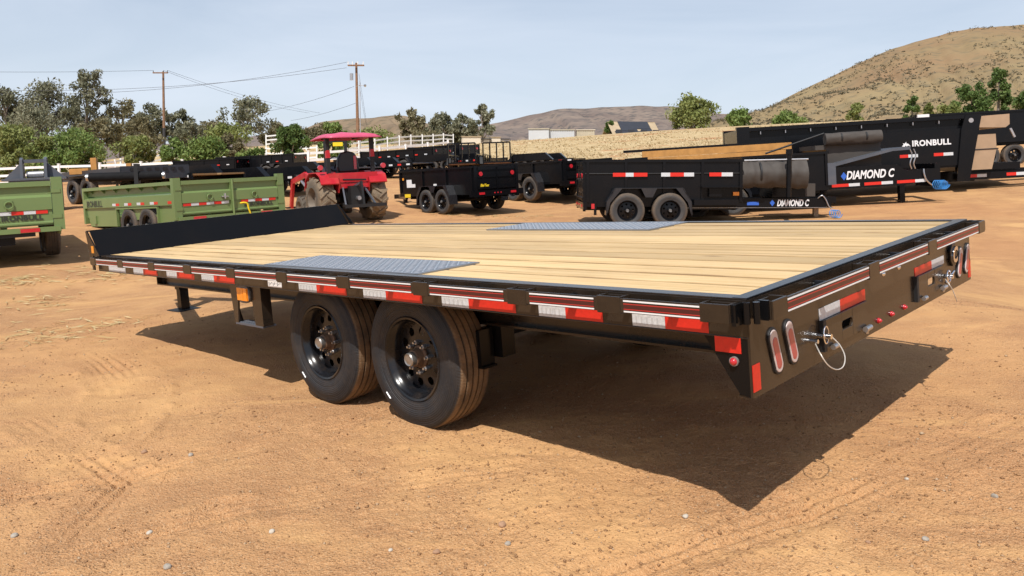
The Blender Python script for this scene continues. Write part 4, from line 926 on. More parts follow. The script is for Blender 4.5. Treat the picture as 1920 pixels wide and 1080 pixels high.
# right: low dump with blue badges, side on
D = 17.3; k_ = FPX / D; p = PX(1217.5, 428, D); lx = lambda u: (u - 1217.5) / k_
T3, xf, hw = black_dump('low black dump trailer with sagging canvas tarp bag, side on behind the flatbed deck', (p[0], p[1] + 1.22, p[2]), 90.5, 0.2,
    lx(1398) - lx(1100), 1.95, 0.58, 1.50, mid_w, 0.385, lx(1100), tongue=0, sp=1.21, ribs=5)
yn = -hw - 0.042
tape_run(T3, (0, yn, 1.165), (1, 0, 0), (0, -1, 0), [(lx(a), lx(b) - lx(a), c) for a, b, c in ((1152, 1176, 'r'), (1176, 1191, 'w'), (1191, 1217, 'r'), (1243, 1260, 'w'), (1260, 1286, 'r'), (1286, 1305, 'w'), (1334, 1357, 'r'), (1357, 1378, 'w'))], 0.085)
P_(T3, MB().cyl((lx(1100), yn + 0.03, 1.19), (lx(1398), yn + 0.03, 1.19), 0.012), 'tarp_rope', blackmatte, 40)
for s in (-1, 1): P_(T3, MB().box(lx(1300), lx(1572), s * 0.42 - 0.05, s * 0.42 + 0.05, 0.41, 0.62), 'tongue_beam', black2)
P_(T3, MB().box(lx(1300), lx(1590), -0.475, -0.468, 0.404, 0.412), 'edge_trim', steel)
P_(T3, MB().box(lx(1540), lx(1585), -0.40, 0.40, 0.43, 0.60).box(lx(1580), lx(1606), -0.07, 0.07, 0.50, 0.64), 'coupler', black2)
put_text(T3, text_mesh('DIAMOND C', 0.205, decalwhite, 0.25, 0.006, 0.003, 0.60), (lx(1477), -0.474, 0.445), (1, 0, 0), (0, 0, 1))
diamond_badge(T3, (lx(1468), -0.474, 0.515), (1, 0, 0), (0, 0, 1), (0, -1, 0), 0.10)
P_(T3, MB().box(lx(1419), lx(1442), -0.476, -0.469, 0.465, 0.54), 'blue_sticker', blue)
P_(T3, MB().box(lx(1468), lx(1532), -0.47, 0.47, 0.64, 0.97), 'tool_box', black2)
P_(T3, MB().box(lx(1532), lx(1552), -0.45, -0.2, 0.66, 0.95), 'pump_housing', canvas)
sag_bag(T3, lx(1402), lx(1528), -0.60, 1.19, 0.30, canvas, 'tarp_bag')
P_(T3, MB().tube([(lx(1398), -0.62, 1.47), (lx(1532), -0.62, 1.50)], 0.02, 6), 'tarp_bar', steel)
P_(T3, MB().cyl((lx(1485), -0.98, 0.66), (lx(1485), -0.98, 1.60), 0.055, n=14).cyl((lx(1485), -0.98, 1.60), (lx(1485), -0.98, 1.71), 0.075, n=14), 'jack_post', black2, 40)
P_(T3, MB().box(lx(1563), lx(1572), -0.05, 0.06, 0.0, 0.42), 'jack_leg', tan_finish)
P_(T3, MB().tube(smooth_path([(lx(1556), -0.49, 0.62), (lx(1563), -0.52, 0.68), (lx(1570), -0.52, 0.60), (lx(1576), -0.52, 0.45), (lx(1582), -0.50, 0.38)], 20), 0.012, 6), 'safety_chain', steel)
coil(T3, (lx(1583), -0.48, 0.27), 0.065, 4)
P_(T3, MB().box(lx(1379), lx(1390), -hw - 0.06, -hw - 0.03, 0.70, 0.78), 'amber_lamp', amber)
P_(T3, MB().box(lx(1318), lx(1395), -hw - 0.20, -hw, 0.88, 0.90), 'side_shelf', black2)
P_(T3, MB().box(lx(1302), lx(1385), -hw - 0.25, -hw + 0.1, 0.50, 0.62), 'side_step', black2)
P_(T3, MB().box(lx(1333), lx(1356), -hw - 0.10, -hw, 0.68, 0.86), 'battery_box', black2)
P_(T3, MB().box(lx(1116), lx(1121), -hw - 0.07, -hw - 0.02, 0.28, 0.60), 'rear_stand', black2)
P_(T3, MB().box(lx(1111), lx(1117), -hw - 0.075, -hw - 0.045, 0.42, 0.53), 'tail_reflector', redlens)

# behind it: long dump with timber boards, its tongue to the right
D = 19.6; k_ = FPX / D; p = PX(1340, 408, D); lx = lambda u: (u - 1340) / k_
T4, xf, hw = black_dump('long black dump trailer lined with orange timber, tarp roll and badged tongue pointing right', (p[0], p[1] + 1.22, p[2]), 90, 3.6,
    lx(1562) - lx(1172), 2.05, 0.62, 1.46, mid_w, 0.385, lx(1172), tongue=0, sp=1.21, ribs=7)
for k in range(2): P_(T4, MB().box(lx(1238), lx(1548), hw - 0.075, hw - 0.035, 1.40 + 0.19 * k, 1.58 + 0.19 * k), 'side_board', timber)
P_(T4, MB().box(lx(1200), lx(1560), hw - 0.03, hw + 0.03, 1.76, 1.83), 'board_cap', black2)
P_(T4, MB().box(lx(1196), lx(1234), -0.2, 0.5, 1.50, 1.60), 'spreader_gate', black2)
P_(T4, MB().cyl((lx(1470), 0.0, 1.50), (lx(1580), -0.25, 1.92), 0.025), 'tarp_arm', blackmatte, 40)
sag_bag(T4, lx(1578), lx(1688), -0.35, 1.78, 0.155, canvas, 'tarp_roll', 1.0, 0.35)
P_(T4, MB().box(lx(1562), lx(1690), -0.25, 0.9, 0.75, 1.62), 'front_bulkhead', canvas)
P_(T4, MB().box(lx(1560), lx(1575), -hw - 0.05, -hw + 0.15, 0.62, 1.16), 'grey_upright', grey)
for s in (-1, 1):
    q = MB().prism([(lx(1575), 0.48), (lx(1720), 0.48), (lx(1765), 0.54), (lx(1790), 0.54), (lx(1790), 0.86), (lx(1722), 0.86), (lx(1708), 1.02), (lx(1575), 1.04)], 1, s * 0.55 - 0.06, s * 0.55 + 0.06)
    P_(T4, q, 'tongue_beam', black2)
yn = -0.614
put_text(T4, text_mesh('DIAMOND C', 0.29, decalwhite, 0.25, 0.008, 0.003, 0.72), (lx(1608), yn, 0.715), (1, 0, 0), (0, 0, 1))
diamond_badge(T4, (lx(1604), yn, 0.80), (1, 0, 0), (0, 0, 1), (0, -1, 0), 0.14)
tape_run(T4, (0, yn + 0.003, 0.57), (1, 0, 0), (0, -1, 0), [(lx(a), lx(b) - lx(a), c) for a, b, c in ((1580, 1613, 'r'), (1613, 1634, 'w'), (1643, 1676, 'r'), (1676, 1698, 'w'), (1706, 1741, 'r'), (1741, 1762, 'w'))], 0.075)
P_(T4, MB().prism([(lx(1575), 1.10), (lx(1698), 1.42), (lx(1735), 1.45), (lx(1735), 1.37), (lx(1700), 1.36), (lx(1580), 1.04)], 1, -0.60, 0.60), 'folding_ramp', grey)
P_(T4, MB().box(lx(1582), lx(1625), -0.2, 0.3, 1.16, 1.32), 'timber_block', timber)
for a in (1732, 1739): P_(T4, MB().tube(smooth_path([(lx(a), -0.64, 1.38), (lx(a) + 0.04, -0.66, 1.22), (lx(a) - 0.02, -0.66, 1.02), (lx(a) + 0.03, -0.63, 0.88)], 16), 0.016, 6), 'hose', steel, 60)
P_(T4, MB().box(lx(1731), lx(1741), -0.07, 0.07, 0.03, 0.60).box(lx(1728), lx(1744), -0.11, 0.11, 0.0, 0.03), 'jack_leg', black2)
P_(T4, MB().tube(smooth_path([(lx(1757), -0.64, 0.86), (lx(1757), -0.66, 0.72), (lx(1762), -0.66, 0.56), (lx(1772), -0.65, 0.44)], 20), 0.02, 6), 'safety_chain', steel, 60)
coil(T4, (lx(1778), -0.64, 0.44), 0.085, 5); coil(T4, (lx(1800), -0.30, 0.42), 0.06, 4)
P_(T4, MB().box(lx(1784), lx(1794), -0.5, 0.5, 0.40, 0.98), 'hitch_plate', black2)

# big gooseneck dump behind
D = 22.2; k_ = FPX / D; p = PX(1560, 376, D); lx = lambda u: (u - 1560) / k_
gd = empty('gooseneck_dump_trailer', frame_at((p[0], p[1] + 1.2, p[2]), 96, 3.2), 'tall black gooseneck dump trailer with white lettering high on its side', 'dump trailer', 'black dump trailers')
hw = 1.2; x0, x1 = lx(1402), lx(1812); zt, zf = 2.16, 0.80
for s in (-1, 1):
    y = s * hw; q = MB().box(x0, x1, y - s * 0.03, y, zf, zt - 0.36); sd = P_(gd, q, 'side_panel', black2)
    P_(gd, MB().box(x0 - 0.02, x1, y - s * 0.10, y + s * 0.03, zt - 0.10, zt), 'top_rail', black2, None, sd)
    P_(gd, MB().box(x0, x1, y - s * 0.13, y - s * 0.10, zt - 0.36, zt - 0.10), 'recess_panel', black2, None, sd)
    P_(gd, MB().box(x0 - 0.05, x0 + 0.30, y - s * 0.14, y + s * 0.04, zt - 0.52, zt + 0.03), 'corner_post', black2, None, sd)
    for k in range(9): P_(gd, MB().box(x0 + 0.6 + k * 0.68, x0 + 0.62 + k * 0.68, y - s * 0.1, y + s * 0.01, zt - 0.2, zt - 0.12), 'tarp_hook', steel, None, sd)
    P_(gd, MB().prism([(lx(1790), 0.35), (lx(1812), 0.35), (lx(1836), zt), (lx(1808), zt), (lx(1800), zt - 0.4)], 1, min(y + s * 0.001, y + s * 0.05), max(y + s * 0.001, y + s * 0.05)), 'front_cheek', black2)
    for x in (-1.25, -0.35): put_wheel(gd, mid_w, (x, y - s * 0.02, 0.385), s > 0, random.random() * 6)
P_(gd, MB().box(x0, x1, -hw + 0.03, hw - 0.03, zf - 0.05, zf), 'box_floor', black2)
P_(gd, MB().box(x0 - 0.04, x0, -hw + 0.1, hw - 0.1, zf, zt - 0.05), 'tailgate', black2)
P_(gd, MB().prism([(lx(1806), 0.64), (lx(1858), 0.64), (lx(1867), 1.20), (lx(1866), 1.60), (lx(1824), 1.60)], 1, -hw * 0.86, hw * 0.86), 'front_wall', tan_finish)  # tan colour stands in for ground reflected in the front wall
P_(gd, MB().box(lx(1826), lx(1870), -hw * 0.87, -hw * 0.855, 1.18, 1.21), 'wall_seam', blackmatte)
P_(gd, MB().prism([(lx(1832), 1.80), (lx(1880), 1.76), (lx(1887), 1.84), (lx(1887), 2.12), (lx(1832), 2.10)], 1, -hw * 0.95, hw * 0.5), 'tarp_shield', tan_finish)  # tan here too is a painted reflection of the ground
P_(gd, MB().prism([(lx(1812), 0.30), (lx(1858), 0.30), (lx(1868), 1.70), (lx(1850), 1.70)], 1, 0.0, 0.1), 'neck_gusset', black2)
for s in (-1, 1): P_(gd, MB().box(-2.4, lx(1990), s * 0.5 - 0.06, s * 0.5 + 0.06, 0.36, 0.60), 'main_beam', black2)
P_(gd, MB().box(lx(1800), lx(1915), -0.8, 0.8, 0.62, 0.80), 'neck_deck', black2)
P_(gd, MB().box(lx(1810), lx(1990), -0.85, -0.80, 0.36, 0.56), 'neck_side', black2)
tape_run(gd, (0, -hw - 0.002, 1.12), (1, 0, 0), (0, -1, 0), [(lx(a), lx(b) - lx(a), c) for a, b, c in ((1692, 1707, 'r'), (1707, 1724, 'w'), (1752, 1769, 'r'), (1769, 1786, 'w'))], 0.085)
tape_run(gd, (0, -0.853, 0.47), (1, 0, 0), (0, -1, 0), [(lx(a), lx(b) - lx(a), c) for a, b, c in ((1820, 1837, 'r'), (1837, 1854, 'w'), (1889, 1906, 'r'), (1906, 1925, 'w'))], 0.085)
put_text(gd, text_mesh('IRONBULL', 0.215, decalwhite, 0, 0.008, 0.003, 0.95, 1.08), (lx(1714), -hw - 0.004, 1.385), (1, 0, 0), (0, 0, 1))
bull_logo(gd, (lx(1696), -hw - 0.004, 1.385), (1, 0, 0), (0, 0, 1), (0, -1, 0), 0.13, decalwhite)
P_(gd, MB().cyl((lx(1817), -hw - 0.06, zt - 0.16), (lx(1817), -hw - 0.02, zt - 0.16), 0.065, n=14), 'tarp_pivot', steel, 40)
P_(gd, MB().beam((lx(1886), -hw, 1.72), (lx(1893), -hw, 1.48), 0.05, 0.05), 'tarp_handle', steel)

# far right dump behind the gooseneck
D = 26.5; k_ = FPX / D; p = PX(1890, 313, D); lx = lambda u: (u - 1890) / k_
T6, xf, hw = black_dump('tall black dump trailer at the right photo edge, behind the gooseneck', (p[0], p[1] + 1.3, p[2]), 90, 3.0, 5.6, 2.1, 0.95, 1.90, mid_w, 0.385, lx(1728), tongue=0, fender=False, ribs=2)
P_(T6, MB().box(lx(1728), lx(1750), -hw - 0.08, -hw, 1.80, 1.90), 'tarp_motor', whitestripe)

# left: grey trailer with timber blocks and a rolled tarp, seen between the green ones
p = G(226, 24.2)
gt_m = mat('dark_grey_paint', (0.028, 0.032, 0.040), 0.4, noise=(3, 0.1))
gt = empty('grey_trailer', frame_at(p, -52, 3.2), 'grey steel trailer with rolled black tarp and timber blocks, behind the green dump', 'trailer')
P_(gt, MB().box(-2.2, 1.6, -1.0, 1.0, 0.70, 0.80), 'deck', gt_m); 
for s in (-1, 1):
    P_(gt, MB().box(-2.2, 1.6, s * 1.0 - 0.03, s * 1.0 + 0.03, 0.78, 0.98), 'side_wall', gt_m)
    for x in (-0.45, 0.45): put_wheel(gt, mid_w, (x, s * 1.22, 0.385), s > 0, random.random() * 6)
    P_(gt, MB().box(-1.0, 1.0, min(s * 1.03, s * 1.30), max(s * 1.03, s * 1.30), 0.82, 0.86), 'fender', gt_m)
P_(gt, MB().box(-2.24, -2.2, -1.0, 1.0, 0.62, 1.0), 'tail_wall', gt_m)
for k in range(7): P_(gt, MB().box(-2.27, -2.24, -0.8 + k * 0.24, -0.68 + k * 0.24, 0.86, 0.94), 'tail_slot', blackmatte)
for s, lab in ((0, 'a'),):
    tp = MB().cyl((0, 0, 0), (1.75, 0, 0), 0.12, n=14).build('rolled_tarp', canvasdark, None, 40)
    tp.matrix_world = Matrix.Translation(Vector(PX(168, 333, 20.6))) @ Matrix.Rotation(R_(-2), 4, 'Y') @ Matrix.Rotation(R_(12), 4, 'Z')
    tag(tp, 'long rolled black tarp lying above the green dump trailer side', 'tarp')
    for x in (-0.05, 1.80): MB().cyl((x - 0.03, 0, 0), (x + 0.03, 0, 0), 0.09, n=12).build('tarp_end', steel, tp, 40)
    MB().box(1.10, 1.20, -0.14, 0.14, -0.25, 0.32).build('tarp_strap', blackmatte, tp)
def timber_block(label, u, v, d, w, h, dep=0.35):
    q = MB().box(-w / 2, w / 2, -dep / 2, dep / 2, 0, h); o = q.build('timber_block', timber, None, None, 0.01); o.location = PX(u, v, d); o.rotation_euler = (0, R_(-3), R_(20)); tag(o, label, 'timber block', 'timber blocks'); return o
timber_block('upright orange timber block beyond the left green dump trailers', 178, 321, 24, 0.16, 0.40)
timber_block('flat orange timber block lying beside the upright one', 150, 327, 23.6, 0.50, 0.17)
timber_block('short orange timber stub standing behind the rolled black tarp', 243, 320, 24, 0.14, 0.22)
# grey steel implement above the left green trailer
p = G(70, 21.5); im = empty('loader_implement', frame_at(p, -25, 3.0), 'grey welded steel implement frame standing behind the left green dump', 'implement')
z0 = 0.85
P_(im, MB().box(-0.35, 0.35, -0.75, 0.75, z0, z0 + 0.06), 'base_plate', grey)
P_(im, MB().box(-0.3, 0.3, -0.6, 0.6, 0.0, z0), 'support_stand', grey)
for y in (-0.30, 0.26):
    P_(im, MB().prism([(-0.25, z0 + 0.06), (0.25, z0 + 0.06), (0.20, z0 + 0.55), (0.0, z0 + 0.62), (-0.20, z0 + 0.55)], 1, y, y + 0.07), 'cheek_plate', grey)
    P_(im, MB().prism([(y + 0.035 - 0.0, z0 + 0.5), (y + 0.035 + (0.42 if y > 0 else -0.42), z0 + 0.06), (y + 0.035, z0 + 0.06)], 0, -0.05, 0.05), 'brace_plate', grey)
P_(im, MB().box(-0.10, 0.10, -0.30, 0.30, z0 + 0.47, z0 + 0.56), 'top_bar', grey)
P_(im, MB().cyl((0.0, -0.2, z0 + 0.16), (0.0, 0.2, z0 + 0.16), 0.09), 'roller', steel, 40)

# ------------------------------------------------ rows of parked trailers at the back of the lot
back = 'trailers parked in rows at the back'
def deck_trailer(label, u, d, heading, L, deckmat=None, tilt=3.0, fend=True, ramp=False, zd=0.58):
    root = empty('flat_deck_trailer', frame_at(G(u, d), heading, tilt), label, 'trailer', back); hw = 1.02
    dm = deckmat or grey
    P_(root, MB().box(-L / 2, L / 2, -hw, hw, zd - 0.05, zd), 'deck', dm)
    for s in (-1, 1):
        P_(root, MB().box(-L / 2, L / 2, s * hw - 0.04, s * hw + 0.04, zd - 0.16, zd + 0.02), 'side_rail', black2)
        tape_run(root, (-L / 2, s * (hw + 0.042), zd - 0.07), (1, 0, 0), (0, s, 0), [(0.1 + k * 0.42, 0.17, 'r' if k % 2 else 'w') for k in range(int((L - 0.4) / 0.42))], 0.07)
        if fend: P_(root, MB().prism([(-1.1, zd), (-0.75, zd + 0.33), (0.75, zd + 0.33), (1.1, zd)], 1, min(s * hw, s * (hw + 0.26)), max(s * hw, s * (hw + 0.26))), 'fender', black2)
        for x in (-0.42, 0.42): put_wheel(root, sml_w, (x, s * (hw + (0.24 if fend else -0.05)), 0.345), s > 0, random.random() * 6, False)
        P_(root, MB().beam((L / 2 - 0.1, s * 0.7, zd - 0.1), (L / 2 + 1.3, s * 0.05, zd - 0.1), 0.07, 0.12), 'tongue_beam', black2)
    if ramp: P_(root, MB().beam((-L / 2, 0, zd + 0.02), (-L / 2 - 0.55, 0, zd + 0.75), 1.9, 0.06), 'ramp', grey)
    P_(root, MB().box(L / 2 - 0.05, L / 2, -hw, hw, zd, zd + 0.18), 'headboard', black2)
    return root
def small_dump(label, u, d, heading, L, zt=1.3, tilt=3.0, W=1.9):
    return black_dump(label, G(u, d), heading, tilt, L, W, 0.66, zt, sml_w, 0.345, -L * 0.45, tongue=1.2, group=back, ribs=5,
                      tapes=(0.9, [(0.3 + k * 0.55, 0.16, 'r' if k % 2 else 'w') for k in range(int((L - 0.6) / 0.55))]))[0]
deck_trailer('grey flat deck trailer with fenders, just left of the tractor seat', 590, 34, -72, 5.4)
deck_trailer('grey flat deck trailer with sloped nose, right of the tractor canopy post', 690, 36, -70, 5.6)
deck_trailer('grey flat deck trailer beside the green dump, left of the tractor loader', 500, 27.5, -66, 4.2)
deck_trailer('pale timber decked trailer just beyond the green dump trailer', 318, 25.5, -62, 4.6, wood, zd=0.72)
deck_trailer('low black deck trailer behind the small black dump', 850, 40, -60, 5.2, black2)
small_dump('black dump trailer with red white tape raised toward the back, right of the canopy', 770, 41, -64, 4.4, 1.22)
small_dump('black high-sided dump trailer left of the mesh ramp gates', 838, 43, -58, 3.4, 1.32)
small_dump('black dump box parked far left behind the rolled tarp', 292, 44, -80, 2.6, 1.10)
small_dump('long black dump box beyond the pale timber deck', 405, 45, -84, 3.6, 1.25)
small_dump('black dump box far behind the green tailgate, by the fence', 468, 47, -82, 2.8, 1.30)
small_dump('black dump box farthest back just left of the tractor hood', 528, 46, -82, 2.6, 1.30)
deck_trailer('low black deck trailer at the back between the ramp gates and the bank', 1010, 37, -70, 4.0, black2)
def gate_trailer(label, u, d, heading, L=3.6, W=1.2, gate=0.85):
    root = empty('utility_trailer', frame_at(G(u, d), heading, 2.0), label, 'utility trailer', 'utility trailers with upright ramp gates'); hw = W / 2
    P_(root, MB().box(-L / 2, L / 2, -hw, hw, 0.48, 0.54), 'deck', brownwood)
    for s in (-1, 1):
        q = MB()
        for z in (0.52, 0.92): q.box(-L / 2, L / 2, s * hw - 0.025, s * hw + 0.025, z - 0.03, z + 0.02)
        for k in range(5): x = -L / 2 + k * L / 4; q.box(x - 0.025, x + 0.025, s * hw - 0.024, s * hw + 0.024, 0.5, 0.93)
        P_(root, q, 'side_rail', black2)
        P_(root, MB().prism([(-0.8, 0.5), (-0.6, 0.8), (0.6, 0.8), (0.8, 0.5)], 1, min(s * hw, s * (hw + 0.24)), max(s * hw, s * (hw + 0.24))), 'fender', black2)
        put_wheel(root, sml_w, (0, s * (hw + 0.22), 0.345), s > 0, 0, False)
        P_(root, MB().beam((L / 2 - 0.1, s * 0.6, 0.47), (L / 2 + 1.1, s * 0.05, 0.47), 0.06, 0.1), 'tongue_beam', black2)
    x = -L / 2; g = P_(root, MB().box(x - 0.03, x + 0.03, -hw, hw, 0.52, 0.58), 'ramp_gate', black2)
    P_(root, MB().box(x - 0.03, x + 0.03, -hw, hw, 0.52 + gate, 0.58 + gate), 'gate_bar', black2, None, g)
    for k in range(5):
        y = -hw + k * W / 4; P_(root, MB().box(x - 0.028, x + 0.028, y - 0.03, y + 0.03, 0.55, 0.55 + gate), 'gate_bar', black2, None, g)
    return root
gate_trailer('black utility trailer with upright ramp gate, the left one of two before the grassy bank', 877, 36.5, 4)
gate_trailer('black utility trailer with upright ramp gate, the right one of two before the grassy bank', 939, 37.0, 4)

# ================================================================== red tractor
trc = empty('tractor', frame_at(G(652, 21.0), -33, 3.0) @ Matrix.Scale(1.10, 4), 'red compact tractor with faded pink canopy, seen from behind', 'tractor')
def lug_tyre(R, w, rb, nl, lug=0.035):
    m = MB(); m.lathe([(0.0, rb), (-0.01 + 0.02, rb + 0.3 * (R - rb)), (0.005, rb + 0.6 * (R - rb)), (0.03, R - lug), (w - 0.03, R - lug), (w - 0.005, rb + 0.6 * (R - rb)), (w - 0.01, rb + 0.3 * (R - rb)), (w, rb)], n=48)
    for k in range(nl):
        for s in (0, 1):
            t0 = 2 * math.pi * (k + 0.5 * s) / nl; y0, y1 = (0.02, w * 0.56) if s == 0 else (w - 0.02, w * 0.44); t1 = t0 + 0.30; V = []
            for (t, y, hh) in ((t0, y0, 0.12), (t1, y1, 0.10)):
                for r in (R - lug - 0.01, R):
                    for dt in (-hh / 2, hh / 2): V.append((r * math.cos(t + dt), y, r * math.sin(t + dt)))
            m.add(V, [(0, 1, 3, 2), (4, 6, 7, 5), (0, 4, 5, 1), (2, 3, 7, 6), (0, 2, 6, 4), (1, 5, 7, 3)])
    return m
rt = lug_tyre(0.55, 0.42, 0.30, 15).mesh('rear_tyre', rubber3, 30); ft = lug_tyre(0.33, 0.24, 0.19, 14, 0.02).mesh('front_tyre', rubber3, 30)
def rim_mesh(rb, w, d): return MB().lathe([(0.0, rb + 0.005), (0.03, rb - 0.02), (d, rb - 0.05), (d + 0.02, rb * 0.45), (d - 0.03, rb * 0.42), (d - 0.03, 0.0)], n=32).lathe([(d, rb - 0.04), (w, rb)], n=32).mesh('rim', mat('tractor_rim', (0.16, 0.13, 0.10), 0.7, noise=(8, 0.3)), 40)
rr_ = rim_mesh(0.30, 0.42, 0.14); fr_ = rim_mesh(0.19, 0.24, 0.09)
for s in (1, -1):
    w = link('rear_wheel', rr_, trc); w.location = (0, s * 0.86, 0.55); w.rotation_euler = (0, 0.3 * s, math.pi if s > 0 else 0); link('tyre', rt, w)
    w = link('front_wheel', fr_, trc); w.location = (1.62, s * 0.66, 0.33); w.rotation_euler = (0, 0.5, math.pi if s > 0 else 0); link('tyre', ft, w)
    q = MB(); out_p = [(-0.58, 0.92), (-0.50, 1.10), (-0.25, 1.20), (0.25, 1.20), (0.52, 1.05), (0.62, 0.80)]; inn = [(x * 0.97, z - 0.025) for x, z in out_p]
    q.prism(out_p + inn[::-1], 1, min(s * 0.36, s * 0.82), max(s * 0.36, s * 0.82)); q.prism(out_p[:-1] + [(0.5, 0.70), (-0.5, 0.70)], 1, min(s * 0.36, s * 0.385), max(s * 0.36, s * 0.385))
    P_(trc, q, 'fender', tractorred)
    P_(trc, MB().box(-0.42, -0.34, s * 0.55 - 0.04, s * 0.55 + 0.04, 1.15, 1.66), 'roll_bar_post', tractorred if False else blackmatte)
    P_(trc, MB().box(-0.425, -0.335, s * 0.55 - 0.045, s * 0.55 + 0.045, 1.52, 1.70), 'post_clamp', tractorred)
    P_(trc, MB().box(-0.42, -0.34, s * 0.55 - 0.045, s * 0.55 + 0.045, 1.68, 2.02), 'canopy_post', blackmatte)
    P_(trc, MB().cyl((-0.50, s * 0.78, 1.30), (-0.45, s * 0.78, 1.30), 0.06, n=14), 'tail_lamp', redlens)
    # loader arm
    q = MB().beam((0.75, s * 0.48, 0.95), (1.50, s * 0.48, 1.18), 0.07, 0.13); P_(trc, q, 'loader_arm', tractorred)
    P_(trc, MB().beam((1.47, s * 0.48, 1.19), (2.55, s * 0.48, 1.02), 0.07, 0.13), 'loader_arm', tractorred)
    P_(trc, MB().beam((2.52, s * 0.48, 1.05), (2.82, s * 0.48, 0.30), 0.07, 0.13), 'loader_arm', tractorred)
    P_(trc, MB().box(0.78, 0.92, s * 0.40 - 0.05, s * 0.40 + 0.05, 0.45, 1.12), 'loader_tower', tractorred)
    P_(trc, MB().cyl((0.88, s * 0.50, 0.62), (1.75, s * 0.50, 1.02), 0.035), 'lift_cylinder', steel, 40)
    P_(trc, MB().beam((-0.55, s * 0.30, 0.42), (-1.05, s * 0.38, 0.38), 0.05, 0.07), 'lift_link', blackmatte)
    P_(trc, MB().beam((-0.45, s * 0.26, 0.85), (-0.85, s * 0.36, 0.42), 0.035, 0.035), 'lift_rod', grey)
P_(trc, MB().box(2.75, 2.90, -0.62, 0.62, 0.06, 0.36).box(2.85, 3.25, -0.62, 0.62, 0.05, 0.09), 'loader_bucket', blackmatte)
hood = MB().prism([(0.80, 0.62), (2.02, 0.62), (2.05, 1.00), (1.85, 1.10), (0.80, 1.20)], 1, -0.27, 0.27); P_(trc, hood, 'hood', tractorred)
P_(trc, MB().prism([(0.70, 0.75), (0.82, 0.75), (0.86, 1.25), (0.72, 1.34), (0.62, 1.25)], 1, -0.27, 0.27), 'dashboard', grey)
P_(trc, MB().tube([(0.60 + 0.10 * math.cos(t) * 0.35, 0.19 * math.sin(t), 1.40 + 0.18 * math.cos(t)) for t in np.linspace(0, 6.28, 18)], 0.016, 6).cyl((0.70, 0, 1.28), (0.60, 0, 1.40), 0.02), 'steering_wheel', blackmatte, 40)
P_(trc, MB().box(-0.50, 0.80, -0.36, 0.36, 0.80, 0.93), 'platform', tractorred)
P_(trc, MB().box(-0.52, -0.48, -0.60, 0.60, 0.94, 1.16), 'rear_panel', tractorred)
P_(trc, MB().box(-0.45, 0.90, -0.20, 0.20, 0.40, 0.80), 'gearbox', blackmatte)
P_(trc, MB().cyl((0, -0.50, 0.55), (0, 0.50, 0.55), 0.11, n=14), 'rear_axle', blackmatte, 40); P_(trc, MB().cyl((1.62, -0.5, 0.33), (1.62, 0.5, 0.33), 0.06, n=10), 'front_axle', blackmatte, 40)
seat = MB(); prof = [(-0.24, 0.0), (-0.27, 0.12), (-0.25, 0.32), (-0.17, 0.46), (0, 0.50), (0.17, 0.46), (0.25, 0.32), (0.27, 0.12), (0.24, 0.0)]
seat.prism([(y, 1.18 + z) for y, z in prof], 0, -0.24, -0.12); se = P_(trc, seat, 'seat', mat('black_vinyl', (0.012, 0.012, 0.016), 0.4)); se.modifiers.new('b', 'BEVEL').width = 0.03
P_(trc, MB().box(-0.20, 0.28, -0.25, 0.25, 1.08, 1.20), 'seat_cushion', mat('black_vinyl', (0.012, 0.012, 0.016), 0.4), None, se)
P_(trc, MB().box(-0.255, -0.243, -0.20, -0.13, 1.24, 1.56), 'seat_trim', redlens, None, se)
# three point hitch
P_(trc, MB().box(-1.08, -1.00, -0.55, 0.45, 0.35, 0.42), 'drawbar', blackmatte)
P_(trc, MB().beam((-1.04, 0.0, 0.40), (-0.95, 0.0, 0.95), 0.05, 0.07), 'hitch_mast', blackmatte); P_(trc, MB().beam((-0.50, 0.0, 0.82), (-0.96, 0.0, 0.92), 0.05, 0.05), 'top_link', grey)
P_(trc, MB().box(-0.70, -0.45, -0.16, 0.16, 0.40, 0.85), 'rear_housing', blackmatte); P_(trc, MB().cyl((-0.80, 0, 0.56), (-0.70, 0, 0.56), 0.05), 'drive_shaft_stub', steel, 40)
P_(trc, MB().cyl((-0.62, -0.26, 0.98), (-0.62, 0.30, 1.0), 0.022), 'rock_shaft', blackmatte, 40)
# canopy: gently crowned rectangular shell with turned-down rim
V = []; nx, ny = 12, 10
for i in range(nx + 1):
    for j in range(ny + 1):
        a, b = i / nx * 2 - 1, j / ny * 2 - 1; e = max(abs(a), abs(b)); zz = 0.075 * (1 - a ** 2) * (1 - 0.7 * b ** 2) + 0.02 * math.sin(9 * b) * (1 - e) - (0.065 if e > 0.99 else 0.0)
        V.append((-0.15 + 0.62 * a, 0.66 * b, 2.04 + zz))
Fq = [(i * (ny + 1) + j, (i + 1) * (ny + 1) + j, (i + 1) * (ny + 1) + j + 1, i * (ny + 1) + j + 1) for i in range(nx) for j in range(ny)]
cn = P_(trc, MB().add(V, Fq), 'canopy', canopyred, 50); sm = cn.modifiers.new('s', 'SOLIDIFY'); sm.thickness = 0.02
P_(trc, MB().box(-0.42, -0.34, -0.58, 0.58, 1.98, 2.02).box(-0.42, 0.35, -0.42, -0.36, 1.985, 2.03).box(-0.42, 0.35, 0.36, 0.42, 1.985, 2.03), 'canopy_frame', blackmatte)

